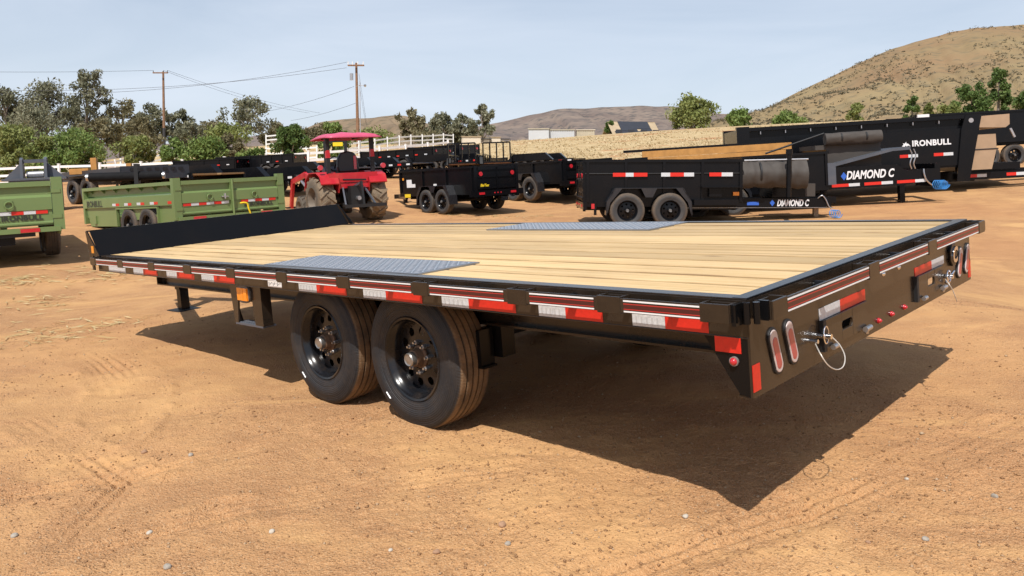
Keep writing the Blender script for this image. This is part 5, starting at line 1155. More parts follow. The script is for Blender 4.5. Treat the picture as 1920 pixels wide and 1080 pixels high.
# forklift-like black mast with yellow plate beyond the tractor
p = G(632, 33); ms = empty('equipment_mast', frame_at(p, -20, 2.5), 'black equipment mast with yellow plate, beyond the tractor', 'equipment')
for y in (-0.42, 0.42): P_(ms, MB().box(-0.05, 0.05, y - 0.06, y + 0.06, 0.0, 1.75), 'mast_rail', blackmatte)
P_(ms, MB().box(-0.04, 0.04, -0.36, 0.36, 1.0, 1.08), 'mast_bar', steel); P_(ms, MB().box(-0.08, -0.05, -0.30, 0.10, 1.52, 1.68), 'yellow_plate', yellow); P_(ms, MB().box(-0.045, 0.045, -0.36, 0.36, 1.66, 1.75), 'mast_bar', blackmatte)
P_(ms, MB().box(-0.5, 0.6, -0.6, 0.6, 0.0, 0.25), 'mast_base', blackmatte)

# ================================================================== fences
def fence(label, pts, h=1.25, rails=3, step=2.5, w=0.13, name='rail_fence'):
    """pts: (u, d) along the fence foot"""
    P = [G(u, d) for u, d in pts]; root = empty(name, Matrix.Translation(Vector(P[0])), label, 'fence', 'white rail fences'); o0 = P[0]
    seglen = [np.hypot(*(b - a)[:2]) for a, b in zip(P[:-1], P[1:])]; tot = sum(seglen); n = max(2, int(tot / step)); tops = []
    for k in range(n + 1):
        s = tot * k / n; i = 0
        while i < len(seglen) - 1 and s > seglen[i]: s -= seglen[i]; i += 1
        q = P[i] + (P[i + 1] - P[i]) * (s / seglen[i]); q[2] = H(q[0], q[1])[0]; tops.append(q - o0)
    pm = MB().box(-w / 2, w / 2, -w / 2, w / 2, -0.1, h + 0.07).prism([(-w * 0.62, -w * 0.62), (w * 0.62, -w * 0.62), (w * 0.62, w * 0.62), (-w * 0.62, w * 0.62)], 2, h + 0.07, h + 0.11).mesh('post', whitepaint)
    for q in tops: o = link('post', pm, root); o.location = q
    for r in range(rails):
        z = h * (0.93 - r * 0.36)
        for a, b in zip(tops[:-1], tops[1:]):
            MB().beam(a + [0, 0, z], b + [0, 0, z], 0.045, 0.15).build('rail', whitepaint, root)
    return root
fence('white three-rail fence running along the back of the lot, left and centre', [(-120, 50), (105, 50), (330, 50), (480, 50.5), (620, 52), (700, 54), (770, 57), (840, 61)])
fence('white fence on the far left terrace, climbing behind the green bushes', [(170, 66), (215, 68), (248, 76), (330, 80)], step=2.2)
fence('white fence on the terrace right of the utility pole', [(500, 76), (575, 72), (640, 74), (700, 78), (760, 84), (850, 94)], step=2.4)
fence('white fence stub among the bushes left of the tractor', [(500, 90), (540, 88), (575, 84)], step=2.2)

# ================================================================== vegetation
def leaf_mat(name, c0, c1, c2):
    m = bpy.data.materials.new(name); m.use_nodes = True; t = m.node_tree; b = t.nodes['Principled BSDF']
    b.inputs['Roughness'].default_value = 0.6; b.inputs['Specular IOR Level'].default_value = 0.25
    at = N(t, 'ShaderNodeAttribute', attribute_name='tint'); cr = N(t, 'ShaderNodeValToRGB'); e = cr.color_ramp.elements
    e[0].color = (*c0, 1); e[1].color = (*c2, 1); x = e.new(0.5); x.color = (*c1, 1)
    t.links.new(at.outputs['Fac'], cr.inputs[0]); t.links.new(cr.outputs[0], b.inputs['Base Color'])
    tr_ = N(t, 'ShaderNodeBsdfTranslucent'); t.links.new(cr.outputs[0], tr_.inputs[0]); mxs = N(t, 'ShaderNodeMixShader'); mxs.inputs[0].default_value = 0.25
    t.links.new(b.outputs[0], mxs.inputs[1]); t.links.new(tr_.outputs[0], mxs.inputs[2]); t.links.new(mxs.outputs[0], t.nodes['Material Output'].inputs[0]); return m
LEAF = {'pepper': leaf_mat('leaf_bright_green', (0.09, 0.14, 0.035), (0.165, 0.235, 0.058), (0.28, 0.34, 0.12)),
        'olive': leaf_mat('leaf_olive', (0.135, 0.165, 0.05), (0.22, 0.25, 0.075), (0.32, 0.34, 0.13)),
        'euc': leaf_mat('leaf_grey_olive', (0.10, 0.105, 0.06), (0.195, 0.195, 0.12), (0.33, 0.32, 0.22)),
        'dry': leaf_mat('leaf_dry_brown', (0.12, 0.105, 0.052), (0.205, 0.18, 0.095), (0.31, 0.275, 0.165)),
        'dark': leaf_mat('leaf_dark_green', (0.055, 0.095, 0.026), (0.11, 0.17, 0.045), (0.19, 0.26, 0.08))}
bark = mat('grey_bark', (0.20, 0.165, 0.135), 0.9, noise=(6, 0.3))
def leaves_mesh(name, centers, radii, per, size, m, seed, droop=0.0, stretch=(1, 1, 1)):
    g = np.random.default_rng(seed); C = np.repeat(centers, per, 0); Rr = np.repeat(radii, per)[:, None]; n = len(C)
    d = g.normal(size=(n, 3)); d /= np.linalg.norm(d, axis=1)[:, None]; rad = g.random((n, 1)) ** 0.45
    P = C + d * rad * Rr * np.array(stretch); P[:, 2] -= droop * g.random(n) * Rr[:, 0]
    a = g.normal(size=(n, 3)); a[:, 2] -= droop * 1.5; a /= np.linalg.norm(a, axis=1)[:, None]; b = g.normal(size=(n, 3)); b -= a * (a * b).sum(1)[:, None]; b /= np.linalg.norm(b, axis=1)[:, None]
    s = size * (0.6 + 0.8 * g.random((n, 1)))
    V = np.stack([P - a * s, P + b * s * 0.42, P + a * s, P - b * s * 0.42], 1).reshape(-1, 3)
    F_ = np.arange(4 * n).reshape(-1, 4); me = mesh_np(name, V, F_, m)
    base = np.repeat(g.random(len(centers)), per) * 0.55 + g.random(n) * 0.45
    at = me.attributes.new('tint', 'FLOAT', 'POINT'); at.data.foreach_set('value', np.repeat(base, 4).astype(np.float32)); return me
TSEED = [100]
def tree(label, u, d, vtop, wpx, kind, vbase=None, form='bush', group=None, cat='tree', n=26, per=110, leaf=None, name=None):
    TSEED[0] += 1; g = np.random.default_rng(TSEED[0]); base = G(u, d); kx = d / FPX
    top = PX(u, vtop, d)[2]; h = max(0.8, top - base[2]); w = wpx * kx
    root = empty(name or ('shrub' if form == 'bush' else 'tree'), Matrix.Translation(Vector(base)), label, cat, group)
    cs = []; rs = []
    tk = MB(); nb = 6 if form != 'bush' else 5
    if form == 'bush':
        for i in range(n):
            t = g.random(); ang = g.random() * 6.283; z = h * (0.16 + 0.72 * t); rr0 = w * 0.45 * math.sqrt(max(0.05, 1 - (abs(t - 0.36) / 0.72) ** 2)) * (0.2 + 0.8 * g.random())
            cs.append((rr0 * math.cos(ang), rr0 * math.sin(ang), z)); rs.append(w * (0.06 + 0.16 * g.random() ** 1.5))
        tr0 = 0.03 * h
        for k in range(nb):
            c = cs[k * (n // nb)]; tk.tube([(0, 0, -0.1), (c[0] * 0.3, c[1] * 0.3, c[2] * 0.5), c], [tr0, tr0 * 0.6, tr0 * 0.2], 6)
    elif form == 'euc':
        lean = (g.random() - 0.5) * 0.2 * h; tr0 = 0.022 * h
        tk.tube([(0, 0, -0.2), (lean * 0.3, 0, h * 0.3), (lean * 0.6, 0, h * 0.6), (lean, 0, h * 0.92)], [tr0, tr0 * 0.8, tr0 * 0.55, tr0 * 0.15], 7)
        for i in range(n):
            t = 0.28 + 0.70 * g.random() ** 0.85; ang = g.random() * 6.283; rr0 = w * 0.46 * (0.35 + 0.65 * g.random()) * (1.15 - 0.75 * abs(t - 0.55)); 
            if t > 0.85: rr0 *= 0.45
            c = (lean * t + rr0 * math.cos(ang), rr0 * math.sin(ang), h * t); cs.append(c); rs.append(w * (0.07 + 0.08 * g.random()))
            if i % 2 == 0: b0 = max(0.15, t - 0.25); tk.tube([(lean * b0, 0, h * b0), (lean * b0 + (c[0] - lean * b0) * 0.5, c[1] * 0.5, h * (b0 + t) / 2), c], [tr0 * 0.45, tr0 * 0.3, tr0 * 0.1], 5)
    elif form == 'pine':
        tr0 = 0.03 * h; tk.tube([(0, 0, -0.1), (0, 0, h * 0.95)], [tr0, tr0 * 0.2], 6)
        for i in range(n):
            t = 0.12 + 0.84 * g.random(); ang = g.random() * 6.283; rr0 = w * 0.5 * (1.05 - 0.75 * t) * (0.4 + 0.6 * g.random())
            cs.append((rr0 * math.cos(ang), rr0 * math.sin(ang), h * t)); rs.append(w * (0.09 + 0.07 * g.random()))
    P_(root, tk, 'trunk', bark, 60)
    cs = np.array(cs); rs = np.array(rs); me = leaves_mesh('crown', cs, rs, per, leaf or max(0.07, 0.0021 * d), LEAF[kind], TSEED[0], 0.5 if kind in ('pepper', 'euc') else 0.1)
    link('crown', me, root); return root
gb = 'bushes along the lot fence'; gt_ = 'eucalyptus trees on the left'; gc = 'trees on the rise at centre'; gr = 'shrubs and pines below the right hill'
for lab, u, d, vt, w, kd, nn in [
    ('yellowish green pepper bush at the left photo edge', 20, 58, 232, 150, 'olive', 40), ('broad bright green pepper bush below the tall eucalyptus', 135, 58, 236, 130, 'pepper', 40),
    ('small yellowish bush between broad bush and leftmost bush', 78, 57, 252, 70, 'olive', 22), ('light green bush with thin trunk, left of the left pole', 255, 60, 250, 78, 'olive', 26),
    ('green bush just right of the left pole', 330, 61, 254, 60, 'pepper', 22), ('wide green bush in the middle of the left row', 388, 60, 256, 92, 'pepper', 34),
    ('brownish olive shrub right of the wide green bush', 438, 63, 248, 60, 'dry', 24), ('low bright bush above the green tailgate', 478, 57, 274, 60, 'pepper', 22),
    ('upright green tree left of the tractor canopy', 545, 62, 228, 72, 'dark', 36), ('round green tree behind the tractor canopy', 628, 64, 222, 62, 'pepper', 34)]:
    tree(lab, u, d, vt, w, kd, group=gb, n=int(nn * 1.5), per=150, cat='bush')
for lab, u, d, vt, w, kd, nn in [
    ('dry olive tree filling the gap under the tallest eucalyptus', 195, 84, 222, 80, 'dry', 30), ('olive tree low between the two left poles', 430, 86, 238, 90, 'olive', 30), ('low grey tree right of the thin eucalyptus', 362, 88, 232, 70, 'euc', 26), ('wide dark tree behind the leftmost bushes', 60, 80, 205, 150, 'euc', 50), ('brownish tree just left of the left pole', 262, 86, 226, 80, 'dry', 30),
    ('tall dark eucalyptus at the far left edge', 20, 88, 165, 110, 'euc', 46), ('broad brown-green eucalyptus, left of the tallest one', 75, 90, 152, 130, 'euc', 60), ('tallest grey-green eucalyptus on the left', 158, 92, 130, 85, 'euc', 40),
    ('sparse dry eucalyptus left of the pole', 225, 95, 190, 90, 'dry', 34), ('grey eucalyptus right behind the left pole', 285, 96, 196, 80, 'euc', 34), ('thin eucalyptus just right of the left pole', 335, 98, 205, 60, 'euc', 24),
    ('slim pale eucalyptus with open crown, mid left', 462, 92, 182, 95, 'euc', 26), ('dry grey tree between pole and slim eucalyptus', 395, 98, 232, 110, 'dry', 34), ('low dry tree behind the upright green tree', 512, 98, 236, 70, 'dry', 24)]:
    tree(lab, u, d, vt, w, kd, form='euc', group=gt_, n=int(nn * 1.5), per=70)
for lab, u, d, vt, w, kd, nn, fm in [
    ('brown dry shrub left of the right pole', 590, 105, 236, 70, 'dry', 26, 'bush'), ('olive shrub right of the right pole', 700, 108, 240, 90, 'olive', 30, 'bush'), ('thin topped dry tree at centre', 775, 115, 206, 60, 'dry', 24, 'euc'),
    ('dark olive tree cluster at centre', 830, 115, 214, 70, 'euc', 34, 'euc'), ('tall thin eucalyptus beside the tan sheds', 905, 112, 196, 50, 'euc', 26, 'euc'), ('grey-green tree left of the tallest centre eucalyptus', 868, 116, 215, 60, 'euc', 30, 'euc'), ('low shrub under the centre trees', 800, 108, 245, 70, 'dry', 24, 'bush')]:
    tree(lab, u, d, vt, w, kd, form=fm, group=gc, n=int(nn * 1.4), per=70)
for lab, u, d, vt, w, kd, nn, fm in [
    ('large rounded olive tree beside the house with dark roof panels', 1298, 95, 178, 92, 'olive', 54, 'bush'), ('light green shrub right of the large rounded tree', 1382, 92, 205, 60, 'pepper', 26, 'bush'), ('low pale green shrub below the hill, left', 1478, 90, 210, 62, 'pepper', 22, 'bush'),
    ('round grey-green shrub at the foot of the hill', 1604, 92, 194, 38, 'olive', 20, 'bush'), ('small dark conifer at the foot of the hill', 1708, 92, 182, 36, 'dark', 22, 'pine'), ('small round shrub right of the small conifer', 1738, 93, 190, 22, 'olive', 14, 'bush'),
    ('wide green pine clump, left of the tallest pine', 1815, 92, 152, 80, 'dark', 40, 'bush'), ('tallest green pine on the right', 1868, 93, 128, 52, 'dark', 40, 'pine'), ('green pine at the right photo edge', 1925, 90, 170, 70, 'dark', 34, 'bush'), ('low shrub below the right pines', 1780, 88, 196, 60, 'olive', 20, 'bush'), ('small green shrub by the house, on its left', 1143, 96, 226, 22, 'dark', 14, 'bush')]:
    tree(lab, u, d, vt, w, kd, form=fm, group=gr, n=nn, per=110)

# ================================================================== hills
def hill_mat(name, ca, cb, cc, sc, spots, spot_col, sc2):
    m = bpy.data.materials.new(name); m.use_nodes = True; t = m.node_tree; b = t.nodes['Principled BSDF']; L = t.links.new
    b.inputs['Roughness'].default_value = 0.95; b.inputs['Specular IOR Level'].default_value = 0.1
    tcn = N(t, 'ShaderNodeTexCoord')
    def noise(s, d=6.0, r=0.65):
        n = N(t, 'ShaderNodeTexNoise', Scale=s, Detail=d, Roughness=r); L(tcn.outputs['Object'], n.inputs['Vector']); return n.outputs[0]
    def rng(s, a, b_, c=0.0, d=1.0):
        r = N(t, 'ShaderNodeMapRange'); L(s, r.inputs[0])
        for i, v in zip((1, 2, 3, 4), (a, b_, c, d)): r.inputs[i].default_value = v
        return r.outputs[0]
    def mix(f, a, b_):
        n = N(t, 'ShaderNodeMixRGB')
        for i, x in ((0, f), (1, a), (2, b_)):
            if isinstance(x, tuple): n.inputs[i].default_value = (*x, 1)
            else: L(x, n.inputs[i])
        return n.outputs[0]
    c = mix(rng(noise(sc), 0.40, 0.60), ca, cb); c = mix(rng(noise(sc * 0.4), 0.48, 0.66, 0, 0.8), c, cc)
    vo = N(t, 'ShaderNodeTexVoronoi', Scale=sc2); L(tcn.outputs['Object'], vo.inputs['Vector'])
    c = mix(rng(vo.outputs['Distance'], 0.16, 0.42, spots, 0.0), c, spot_col); c = mix(rng(noise(sc2 * 0.6, 4), 0.55, 0.68, 0, spots * 0.8), c, spot_col)
    L(c, b.inputs['Base Color'])
    bp = N(t, 'ShaderNodeBump', Strength=0.9, Distance=1.0); L(noise(sc2 * 0.5), bp.inputs['Height']); L(bp.outputs[0], b.inputs['Normal']); return m
def hill(name, ridge, vbase, d0, d1, m, rough, nu=220, nv=50, seed=1, bulge=0.25, label='', gully=0.0):
    us = np.linspace(ridge[0][0], ridge[-1][0], nu); vr = np.interp(us, [a for a, _ in ridge], [b for _, b in ridge])
    ker = np.hanning(9); ker /= ker.sum(); vr = np.convolve(np.pad(vr, 4, 'edge'), ker, 'valid')
    V = []
    for j in range(nv + 14):
        t = j / nv
        if t <= 1:
            tt = t; d = d0 + (d1 - d0) * t; v = vbase + (vr - vbase) * (tt ** (1 - bulge))
            P = np.array([PX(u, vv, d) for u, vv in zip(us, v)])
        else:
            k = t - 1; d = d1 + (d1 - d0) * k * 2.2; P = np.array([PX(u, vv, d1) for u, vv in zip(us, vr)]); hgt = P[:, 2] - CAMZ
            P[:, 0] *= d / d1; P[:, 1] *= d / d1; P[:, 2] = CAMZ + hgt * (1 - 3.0 * k * k - 0.6 * k)
        e = min(1.0, t * 3)
        P[:, 2] += e * rough * (fbm(P[:, 0] / rough / 9, P[:, 1] / rough / 9, 5, seed, 0.55))
        if gully and t <= 1: P[:, 2] -= gully * 4 * t * (1 - t) * (1 - np.abs(fbm(us * 0.02 + 3 * t, us * 0 + 5.0 + 1.2 * t, 3, seed + 40) * 4).clip(0, 1)) ** 2
        V.append(P)
    V = np.array(V); R_n, C_n = V.shape[:2]; ii = np.arange(R_n - 1)[:, None] * C_n; jj = np.arange(C_n - 1)[None, :]
    F_ = np.stack([ii + jj, ii + jj + 1, ii + C_n + jj + 1, ii + C_n + jj], -1).reshape(-1, 4)
    o = link(name, mesh_np(name, V.reshape(-1, 3), F_, m, True)); tag(o, label, 'hill', kind='structure'); return o, V
far_m = hill_mat('far_scrub', (0.175, 0.135, 0.115), (0.235, 0.185, 0.150), (0.15, 0.125, 0.115), 0.012, 0.8, (0.075, 0.075, 0.075), 0.06)
mid_m = hill_mat('mid_scrub', (0.20, 0.145, 0.095), (0.255, 0.19, 0.125), (0.17, 0.135, 0.095), 0.02, 0.6, (0.10, 0.09, 0.06), 0.10)
dry_m = hill_mat('dry_hillside', (0.25, 0.182, 0.097), (0.295, 0.222, 0.118), (0.262, 0.158, 0.088), 0.022, 0.5, (0.135, 0.12, 0.08), 0.22)
hill('mountain', [(820, 250), (880, 238), (930, 226), (990, 212), (1050, 201), (1100, 202), (1160, 200), (1230, 199), (1262, 200), (1300, 204), (1345, 208), (1400, 207), (1440, 205), (1500, 200), (1600, 190), (1750, 185), (2000, 180)], 290, 700, 1500, far_m, 48, seed=3, gully=14.0, label='distant grey-brown scrubby mountain ridge')
hill('far_ridge', [(-500, 290), (-200, 285), (100, 280), (420, 262), (520, 250), (600, 245), (700, 243), (900, 240), (1000, 245)], 300, 800, 1700, far_m, 20, seed=8, label='low distant ridge behind the left trees')
hill('brown_hill', [(500, 262), (560, 246), (598, 227), (640, 220), (680, 218), (705, 214), (735, 211), (760, 213), (790, 224), (830, 238), (900, 256), (960, 270)], 296, 330, 620, mid_m, 12, seed=5, gully=8.0, label='rounded brown hill behind the utility pole')
_, HV = hill('dry_hill', [(1330, 232), (1400, 216), (1450, 196), (1500, 174), (1560, 150), (1620, 124), (1680, 98), (1740, 82), (1790, 70), (1830, 60), (1880, 53), (1920, 54), (2050, 60), (2300, 50), (2700, 70)], 246, 105, 330, dry_m, 9, seed=9, nu=300, nv=70, bulge=0.12, gully=1.6, label='tall dry golden hillside dotted with scrub, on the right')
# scrub on the dry hill: small leafy tufts, one mass
gs = np.random.default_rng(5); nS = 6500
ri = (gs.random(nS) ** 0.75 * 68).astype(int) + 2; ci = gs.integers(0, HV.shape[1] - 2, nS); keep = fbm(ci * 0.05, ri * 0.11, 3, 4) + 0.18 * gs.random(nS) - 0.06 + ri / 700 > 0
ri, ci = ri[keep], ci[keep]; base = HV[ri, ci] + (HV[ri, ci + 1] - HV[ri, ci]) * gs.random((len(ri), 1)); sz = (0.28 + 0.8 * gs.random(len(ri)) ** 2.5) * (0.7 + ri / 80)
sm_ = leaves_mesh('hill_scrub', base + np.array([0, 0, 1.0]) * (sz * 0.3)[:, None], sz, 9, 0.30, leaf_mat('scrub_leaf', (0.10, 0.088, 0.055), (0.155, 0.135, 0.085), (0.22, 0.18, 0.11)), 17, 0, (1.3, 1.3, 0.6))
tag(link('hill_scrub', sm_), 'grey-green scrub dotting the dry hillside', 'scrub', kind='stuff')

# dry grass standing on the bank
gg = np.random.default_rng(12); nG = 26000
uu = gg.uniform(700, 2150, nG); dmin = np.interp(uu, [700, 830, 900, 970, 1400, 1920, 2200], [66, 66, 53, 45.5, 43.5, 45.5, 46]); dd_ = dmin + 36 * gg.random(nG) ** 1.2
bx = (uu - CX) / FPX * dd_; by = dd_ * 0.998; kk = fbm(bx * 0.35, by * 0.35, 3, 77) + 0.12 * gg.random(nG) > -0.05; bx, by = bx[kk], by[kk]; bz = H(bx, by); n_ = len(bx)
hh = 0.04 + 0.11 * gg.random(n_) ** 1.5; ang = gg.random(n_) * 6.283; wv = 0.03 + 0.07 * gg.random(n_); lean = gg.normal(size=(n_, 2)) * 0.12
dx, dy = np.cos(ang) * wv, np.sin(ang) * wv
V = np.stack([np.stack([bx - dx, by - dy, bz - 0.02], -1), np.stack([bx + dx, by + dy, bz - 0.02], -1), np.stack([bx + lean[:, 0] + dx * 0.3, by + lean[:, 1] + dy * 0.3, bz + hh], -1)], 1).reshape(-1, 3)
me = mesh_np('dry_grass', V, np.arange(3 * n_).reshape(-1, 3), leaf_mat('straw_grass', (0.42, 0.32, 0.17), (0.55, 0.43, 0.25), (0.66, 0.55, 0.36)))
at = me.attributes.new('tint', 'FLOAT', 'POINT'); at.data.foreach_set('value', np.repeat(gg.random(n_), 3).astype(np.float32))
tag(link('dry_grass', me), 'dry golden grass covering the bank behind the lot', 'grass', kind='stuff')

# ================================================================== buildings on the rise
stucco = mat('pale_plaster', (0.62, 0.55, 0.44), 0.8, noise=(1, 0.08)); whitemetal = mat('white_metal', (0.50, 0.52, 0.54), 0.5, noise=(1, 0.05)); creammetal = mat('cream_metal', (0.46, 0.41, 0.31), 0.6, noise=(1, 0.08))
roofdark = mat('dark_roof_sheet', (0.030, 0.034, 0.045), 0.55, noise=(2, 0.15)); rooftan = mat('tan_roof', (0.40, 0.31, 0.20), 0.8, noise=(2, 0.15))
def shed(label, u, v, d, w, h, dep, heading, m, corr=0, name='shed', cat='shed', group=None, roof=None):
    p = PX(u, v, d); root = empty(name, Matrix.Translation(Vector(p)) @ Matrix.Rotation(R_(heading), 4, 'Z'), label, cat, group)
    P_(root, MB().box(-w / 2, w / 2, 0, dep, -0.6, h), 'wall', m)
    P_(root, MB().prism([(-0.12, h), (dep + 0.12, h + 0.10), (dep + 0.12, h + 0.18), (-0.12, h + 0.08)], 0, -w / 2 - 0.08, w / 2 + 0.08), 'roof', roof or m)
    if corr:
        for k in range(corr): x = -w / 2 + w * (k + 0.5) / corr; P_(root, MB().box(x - w / corr * 0.22, x + w / corr * 0.22, -0.06, 0, -0.5, h - 0.02), 'wall_rib', m)
    return root
dS = 92.0; kS = dS / FPX
shed('plain white end of a storage container on the bank', 1010, 262, dS, 38 * kS, 20 * kS, 2.4, -8, whitemetal, 0, 'storage_container', 'container', 'storage containers', creammetal)
shed('pale ribbed storage container on the bank, middle one', 1053, 261, dS + 0.5, 48 * kS, 17 * kS, 2.4, -4, whitemetal, 11, 'storage_container', 'container', 'storage containers', creammetal)
shed('cream ribbed storage container on the bank, right one', 1098, 260, dS + 1, 34 * kS, 16 * kS, 2.4, -3, creammetal, 8, 'storage_container', 'container', 'storage containers', stucco)
s1 = shed('small tan shed with open lean-to, left of two on the rise', 884, 270, 96, 36 * kS, 14 * kS, 2.5, 6, stucco, 0, 'shed', 'shed', 'tan sheds', rooftan)
P_(s1, MB().box(20 * kS, 40 * kS, 0.2, 2.2, 10 * kS, 11 * kS), 'lean_to_roof', roofdark); P_(s1, MB().box(38 * kS, 39 * kS, 0.2, 0.3, -0.6, 10 * kS), 'lean_to_post', roofdark)
s2 = shed('small tan shed, right of two on the rise', 929, 269, 97, 20 * kS, 12 * kS, 2.5, 6, stucco, 0, 'shed', 'shed', 'tan sheds', rooftan)
P_(s2, MB().box(11 * kS, 30 * kS, 0.2, 2.2, 9 * kS, 10 * kS), 'lean_to_roof', roofdark); P_(s2, MB().box(29 * kS, 30 * kS, 0.2, 0.3, -0.6, 9 * kS), 'lean_to_post', roofdark)
# house under construction with dark roof sheets
p = PX(1197, 262, 94); hs = empty('house', Matrix.Translation(Vector(p)) @ Matrix.Rotation(R_(12), 4, 'Z'), 'tan house with steep roof half covered in dark sheets, beyond the grassy bank', 'house')
k9 = 94 / FPX; hw_, hz = 46 * k9, 36 * k9
P_(hs, MB().box(-hw_, hw_, 0.3, 4.8, -1.0, 6 * k9), 'wall', stucco)
def roof_quad(a0, a1, t0, t1, m, name, lift):
    e0, e1 = np.array([0.0, -0.2, 2 * k9]), np.array([0.0, 2.6, hz]); nrm = np.cross([1, 0, 0], e1 - e0); nrm /= np.linalg.norm(nrm); q = MB(); V = []
    for l in (0.0, lift):
        for (a, t) in ((a0, t0), (a1, t0), (a1, t1), (a0, t1)):
            c = e0 + (e1 - e0) * t + nrm * (l - 0.02); sh = 0.26 * (t - 0.5) * hw_; V.append((a * hw_ + sh * 0.0, c[1], c[2]))
    q.add(V, [(0, 1, 2, 3), (4, 7, 6, 5), (0, 4, 5, 1), (1, 5, 6, 2), (2, 6, 7, 3), (3, 7, 4, 0)]); return P_(hs, q, name, m)
roof_quad(-1.05, 1.05, 0.0, 1.0, rooftan, 'front_roof', 0.02)
for a0, a1, t0, t1 in ((-0.9, -0.35, 0.0, 0.42), (-0.60, 0.1, 0.42, 1.0), (-0.35, 0.25, 0.0, 0.42), (0.1, 0.72, 0.55, 1.0), (0.28, 0.74, 0.05, 0.55)): roof_quad(a0, a1, t0 + 0.005, t1 - 0.01, roofdark, 'roof_sheet', 0.10)
P_(hs, MB().prism([(2.5, hz), (5.3, 2 * k9), (5.3, 2 * k9 - 0.15), (2.5, hz - 0.15)], 0, -hw_ * 1.05, hw_ * 1.05), 'rear_roof', rooftan)
P_(hs, MB().prism([(0.1, 2 * k9), (5.0, 2 * k9), (2.6, hz - 0.1)], 0, hw_ * 0.93, hw_ * 0.97), 'gable', stucco)
P_(hs, MB().box(hw_ * 0.97, hw_ * 0.99, 1.7, 2.4, 5 * k9, 13 * k9), 'gable_window', roofdark); P_(hs, MB().box(hw_ * 0.97, hw_ * 0.99, 2.7, 3.4, 5 * k9, 13 * k9), 'gable_window', roofdark)
for x in np.linspace(-0.8, 0.8, 4): P_(hs, MB().box(x * hw_ - 0.4, x * hw_ + 0.4, 0.27, 0.3, 0.2, 1.2), 'window', roofdark)

# ================================================================== poles and wires
def pole(label, u, d, vt, lean, arms):
    b = G(u, d); top = PX(u + lean, vt, d); root = empty('utility_pole', Matrix.Translation(Vector(b)), label, 'utility pole', 'wooden utility poles'); t = top - b
    P_(root, MB().tube([(0, 0, -0.5), t * 0.32], [0.17, 0.155], 12), 'pole_base', darkwood if arms else brownwood, 60); P_(root, MB().tube([t * 0.318, t], [0.155, 0.11], 12), 'pole_shaft', brownwood, 60)
    return root, b, t
dA = 92; pa, ba, ta = pole('utility pole with one crossarm, on the left', 309, dA, 134, -3, True)
kA = dA / FPX; aL, aR = -15 * kA, 13 * kA
ca = P_(pa, MB().box(ta[0] + aL, ta[0] + aR, -0.06, 0.06, ta[2] - 0.30, ta[2] - 0.17), 'crossarm', brownwood)
for x in (aL + 0.05, 0.3, aR - 0.05): P_(pa, MB().cyl((ta[0] + x, 0, ta[2] - 0.17), (ta[0] + x, 0, ta[2] + 0.05), 0.05, 0.03, 8), 'insulator', darkwood, 40, ca)
dB = 78; pb, bb, tb = pole('utility pole with two crossarms, transformer and lamp, right of the tractor canopy', 672, dB, 118, -4, False)
kB = dB / FPX
cb_ = P_(pb, MB().box(tb[0] - 14 * kB, tb[0] + 16 * kB, -0.06, 0.06, tb[2] - 0.36, tb[2] - 0.24).box(tb[0] - 14 * kB, tb[0] + 16 * kB, 0.16, 0.28, tb[2] - 0.36, tb[2] - 0.24), 'crossarm', brownwood)
for x in (-13, -5, 5, 15): P_(pb, MB().cyl((tb[0] + x * kB, 0, tb[2] - 0.24), (tb[0] + x * kB, 0, tb[2] + 0.06), 0.05, 0.03, 8), 'insulator', whitepaint, 40, cb_)
P_(pb, MB().cyl((tb[0] - 0.35, -0.1, tb[2] - 1.75), (tb[0] - 0.35, -0.1, tb[2] - 1.10), 0.17, n=12), 'transformer', steel, 40)
lp_ = P_(pb, MB().tube([(tb[0] * 0.7, 0, tb[2] * 0.735), (tb[0] * 0.7 + 0.35, -0.1, tb[2] * 0.75), (tb[0] * 0.7 + 0.75, -0.2, tb[2] * 0.745)], 0.03, 6), 'lamp_arm', steel, 40); P_(pb, MB().lathe([(0.0, 0.05), (0.1, 0.14), (0.14, 0.0)], (0, 0, 0), 10), 'lamp_head', steel, 40, lp_).location = (tb[0] * 0.7 + 0.9, -0.2, tb[2] * 0.745)
cond = MB().box(0.20, 0.27, -0.05, 0.02, 0, tb[2] * 0.8); P_(pb, cond, 'conduit', steel)
dC = 100; pc = G(565 + 148 * 0, dC)
wire_m = mat('wire', (0.05, 0.05, 0.055), 0.6)
def wire(label, a, b, sag, r=0.016):
    a, b = np.array(a, float), np.array(b, float); P = [a + (b - a) * t + np.array([0, 0, -sag * 4 * t * (1 - t)]) for t in np.linspace(0, 1, 25)]; o0 = P[0]
    o = MB().tube([q - o0 for q in P], r, 5).build('overhead_wire', wire_m, None, 60); o.location = o0; tag(o, label, 'wire', 'overhead wires'); return o
at_ = lambda b, t, x, dz: b + np.array([t[0] + x, 0, t[2] + dz])
wire('upper overhead wire from left pole to the left photo edge', at_(ba, ta, aL + 0.05, 0.05), PX(-150, 133, 80), 0.15)
wire('overhead wire crossing the tall eucalyptus at the left', PX(-150, 163, 80), PX(650, 127, 78), 1.1)
wire('overhead wire just below the one crossing the eucalyptus', PX(-150, 168, 80), at_(bb, tb, -13 * kB, 0.02), 1.5)
wire('wire descending right from the left pole top, upper', at_(ba, ta, aR - 0.05, 0.05), PX(600, 212, 130), 0.5)
wire('wire descending right from the left pole top, lower', at_(ba, ta, 0.3, 0.05), PX(580, 212, 130), 0.6)
wire('service wire from right pole down to the left', PX(664, 162, dB), PX(480, 212, 100), 0.3)
wire('lower service wire from right pole down to the left', PX(668, 193, dB), PX(545, 226, 100), 0.2)
wire('guy wire on the right side of the right pole', PX(673, 138, dB), PX(690, 248, dB + 2), 0.0, 0.012)
